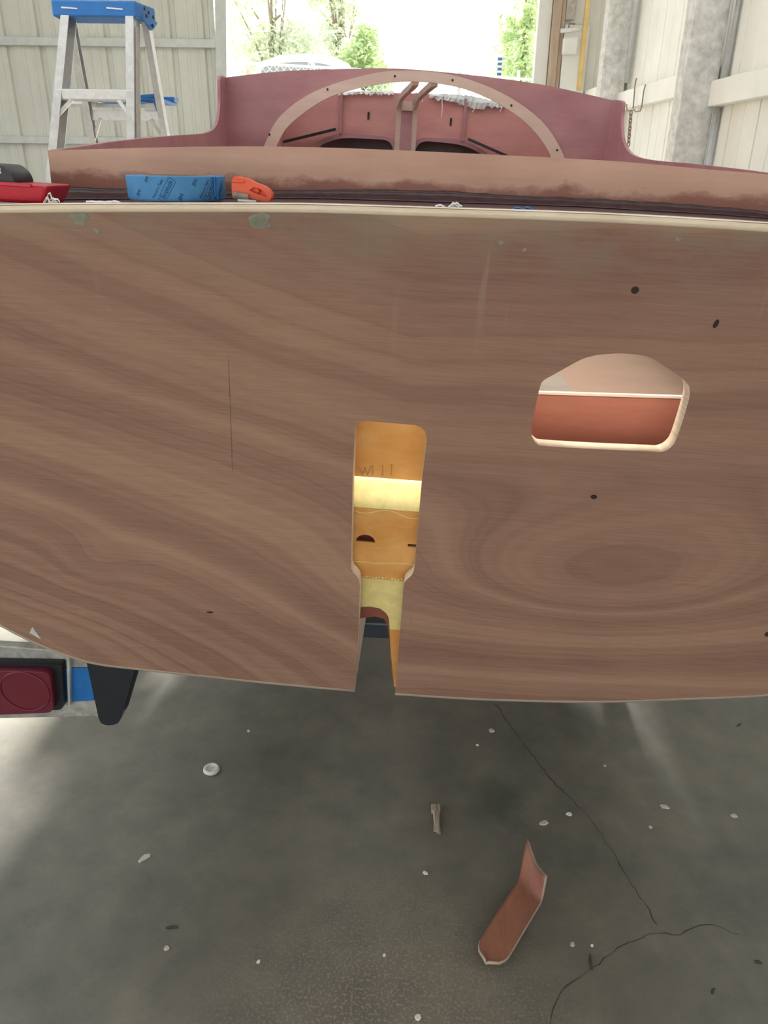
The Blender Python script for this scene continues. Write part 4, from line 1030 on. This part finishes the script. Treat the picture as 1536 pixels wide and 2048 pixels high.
# chips
def chip(x, y, r, mat, label, asp=1, ang=0, name='paint_chip', cat='chip'):
    r *= .78; bm = bmesh.new(); L = [(r*asp*random.uniform(.7, 1.1)*cos(a), r*random.uniform(.6, 1.1)*sin(a)) for a in [2*pi*k/9 for k in range(9)]]
    h = min(.003, r*.4); A = [bm.verts.new((p[0], p[1], .0006)) for p in L]; B = [bm.verts.new((p[0]*.85, p[1]*.85, h+random.uniform(0, .0012))) for p in L]
    for i in range(9): bm.faces.new((A[i], A[(i+1) % 9], B[(i+1) % 9], B[i]))
    bm.faces.new(A[::-1]); bm.faces.new(B)
    return tag(obj(name, bm, mat, loc=(x, y, 0), rot=(0, 0, ang)), label, cat)
for a in (
    (.311, 1.722, .012, M_chip, 'largest pale flake on the dark floor just below the transom, beside the long crack', 1.0, .3),
    (.265, 1.662, .006, M_chipw, 'small white flake left of the long crack and below the transom edge'),
    (.596, 1.589, .006, M_chip, 'pale crumb on the floor right of the upper part of the long crack'),
    (.464, 1.419, .008, M_chipw, 'white flake on the floor just left of the bend in the long crack', 1.5),
    (.398, 1.391, .011, M_chip, 'dull beige flake between the dark stain and the long crack', 1.5, .3),
    (.103, 1.242, .007, M_chipw, 'tiny white crumb on the floor left of the plywood offcut', 1.4, -.5),
    (.397, 1.072, .008, M_chip, 'rounded pale flake on the floor to the right of the plywood offcut', .9),
    (.437, 1.070, .0055, M_chipw, 'small bright white flake next to the rounded pale flake right of the offcut', .8),
    (-.535, 1.273, .011, M_chip, 'elongated pale flake on the floor left of the dark shadow, below the tail light', 1.9, .8),
    (-.428, 1.052, .008, M_chip, 'pale round flake on the light floor patch near the bottom of the view'),
    (-.238, 1.026, .006, M_chipw, 'white flake at the right border of the light floor patch'),
    (.710, 1.446, .009, M_chip, 'pale flake on the floor farther right than the long crack', 2.0, -.4),
    (.653, 1.382, .007, M_chip, 'dull flake near the middle of the floor right of the long crack', .9),
    (.012, 1.043, .005, M_chipw, 'white speck on the floor midway between the light patch and the offcut'),
    (.871, 1.421, .009, M_chip, 'pale flake at the far right of the floor', 1.3),
    (-.371, 1.707, .007, M_chip, 'pale chip on the floor beyond the white plastic stopper'),
    (.075, .92, .009, M_chipw, 'white flake at the bottom edge of the view, left of the short crack')):
    chip(*a)
for x, y, L, ang, lab in ((.426, 1.034, .034, 1.45, 'dark thin splinter on the floor below the two pale flakes right of the offcut'),
                          (-.428, 1.097, .026, .12, 'short dark splinter lying at the top of the light floor patch'),
                          (1.024, 1.759, .02, .6, 'small dark splinter at the far right of the floor near the hull'),
                          (.649, .977, .014, .9, 'dark crumb-like splinter on the floor below the branching short crack'),
                          (.762, 1.037, .014, -.4, 'short dark splinter at the lower right of the floor')):
    bm = bmesh.new(); tube(bm, [(-L/2, 0, .003), (0, .002, .003), (L/2, 0, .0025)], [.0016, .0026, .0012], 6)
    tag(obj('wood_splinter', bm, M_chipd, loc=(x, y, 0), rot=(0, 0, ang)), lab, 'splinter')
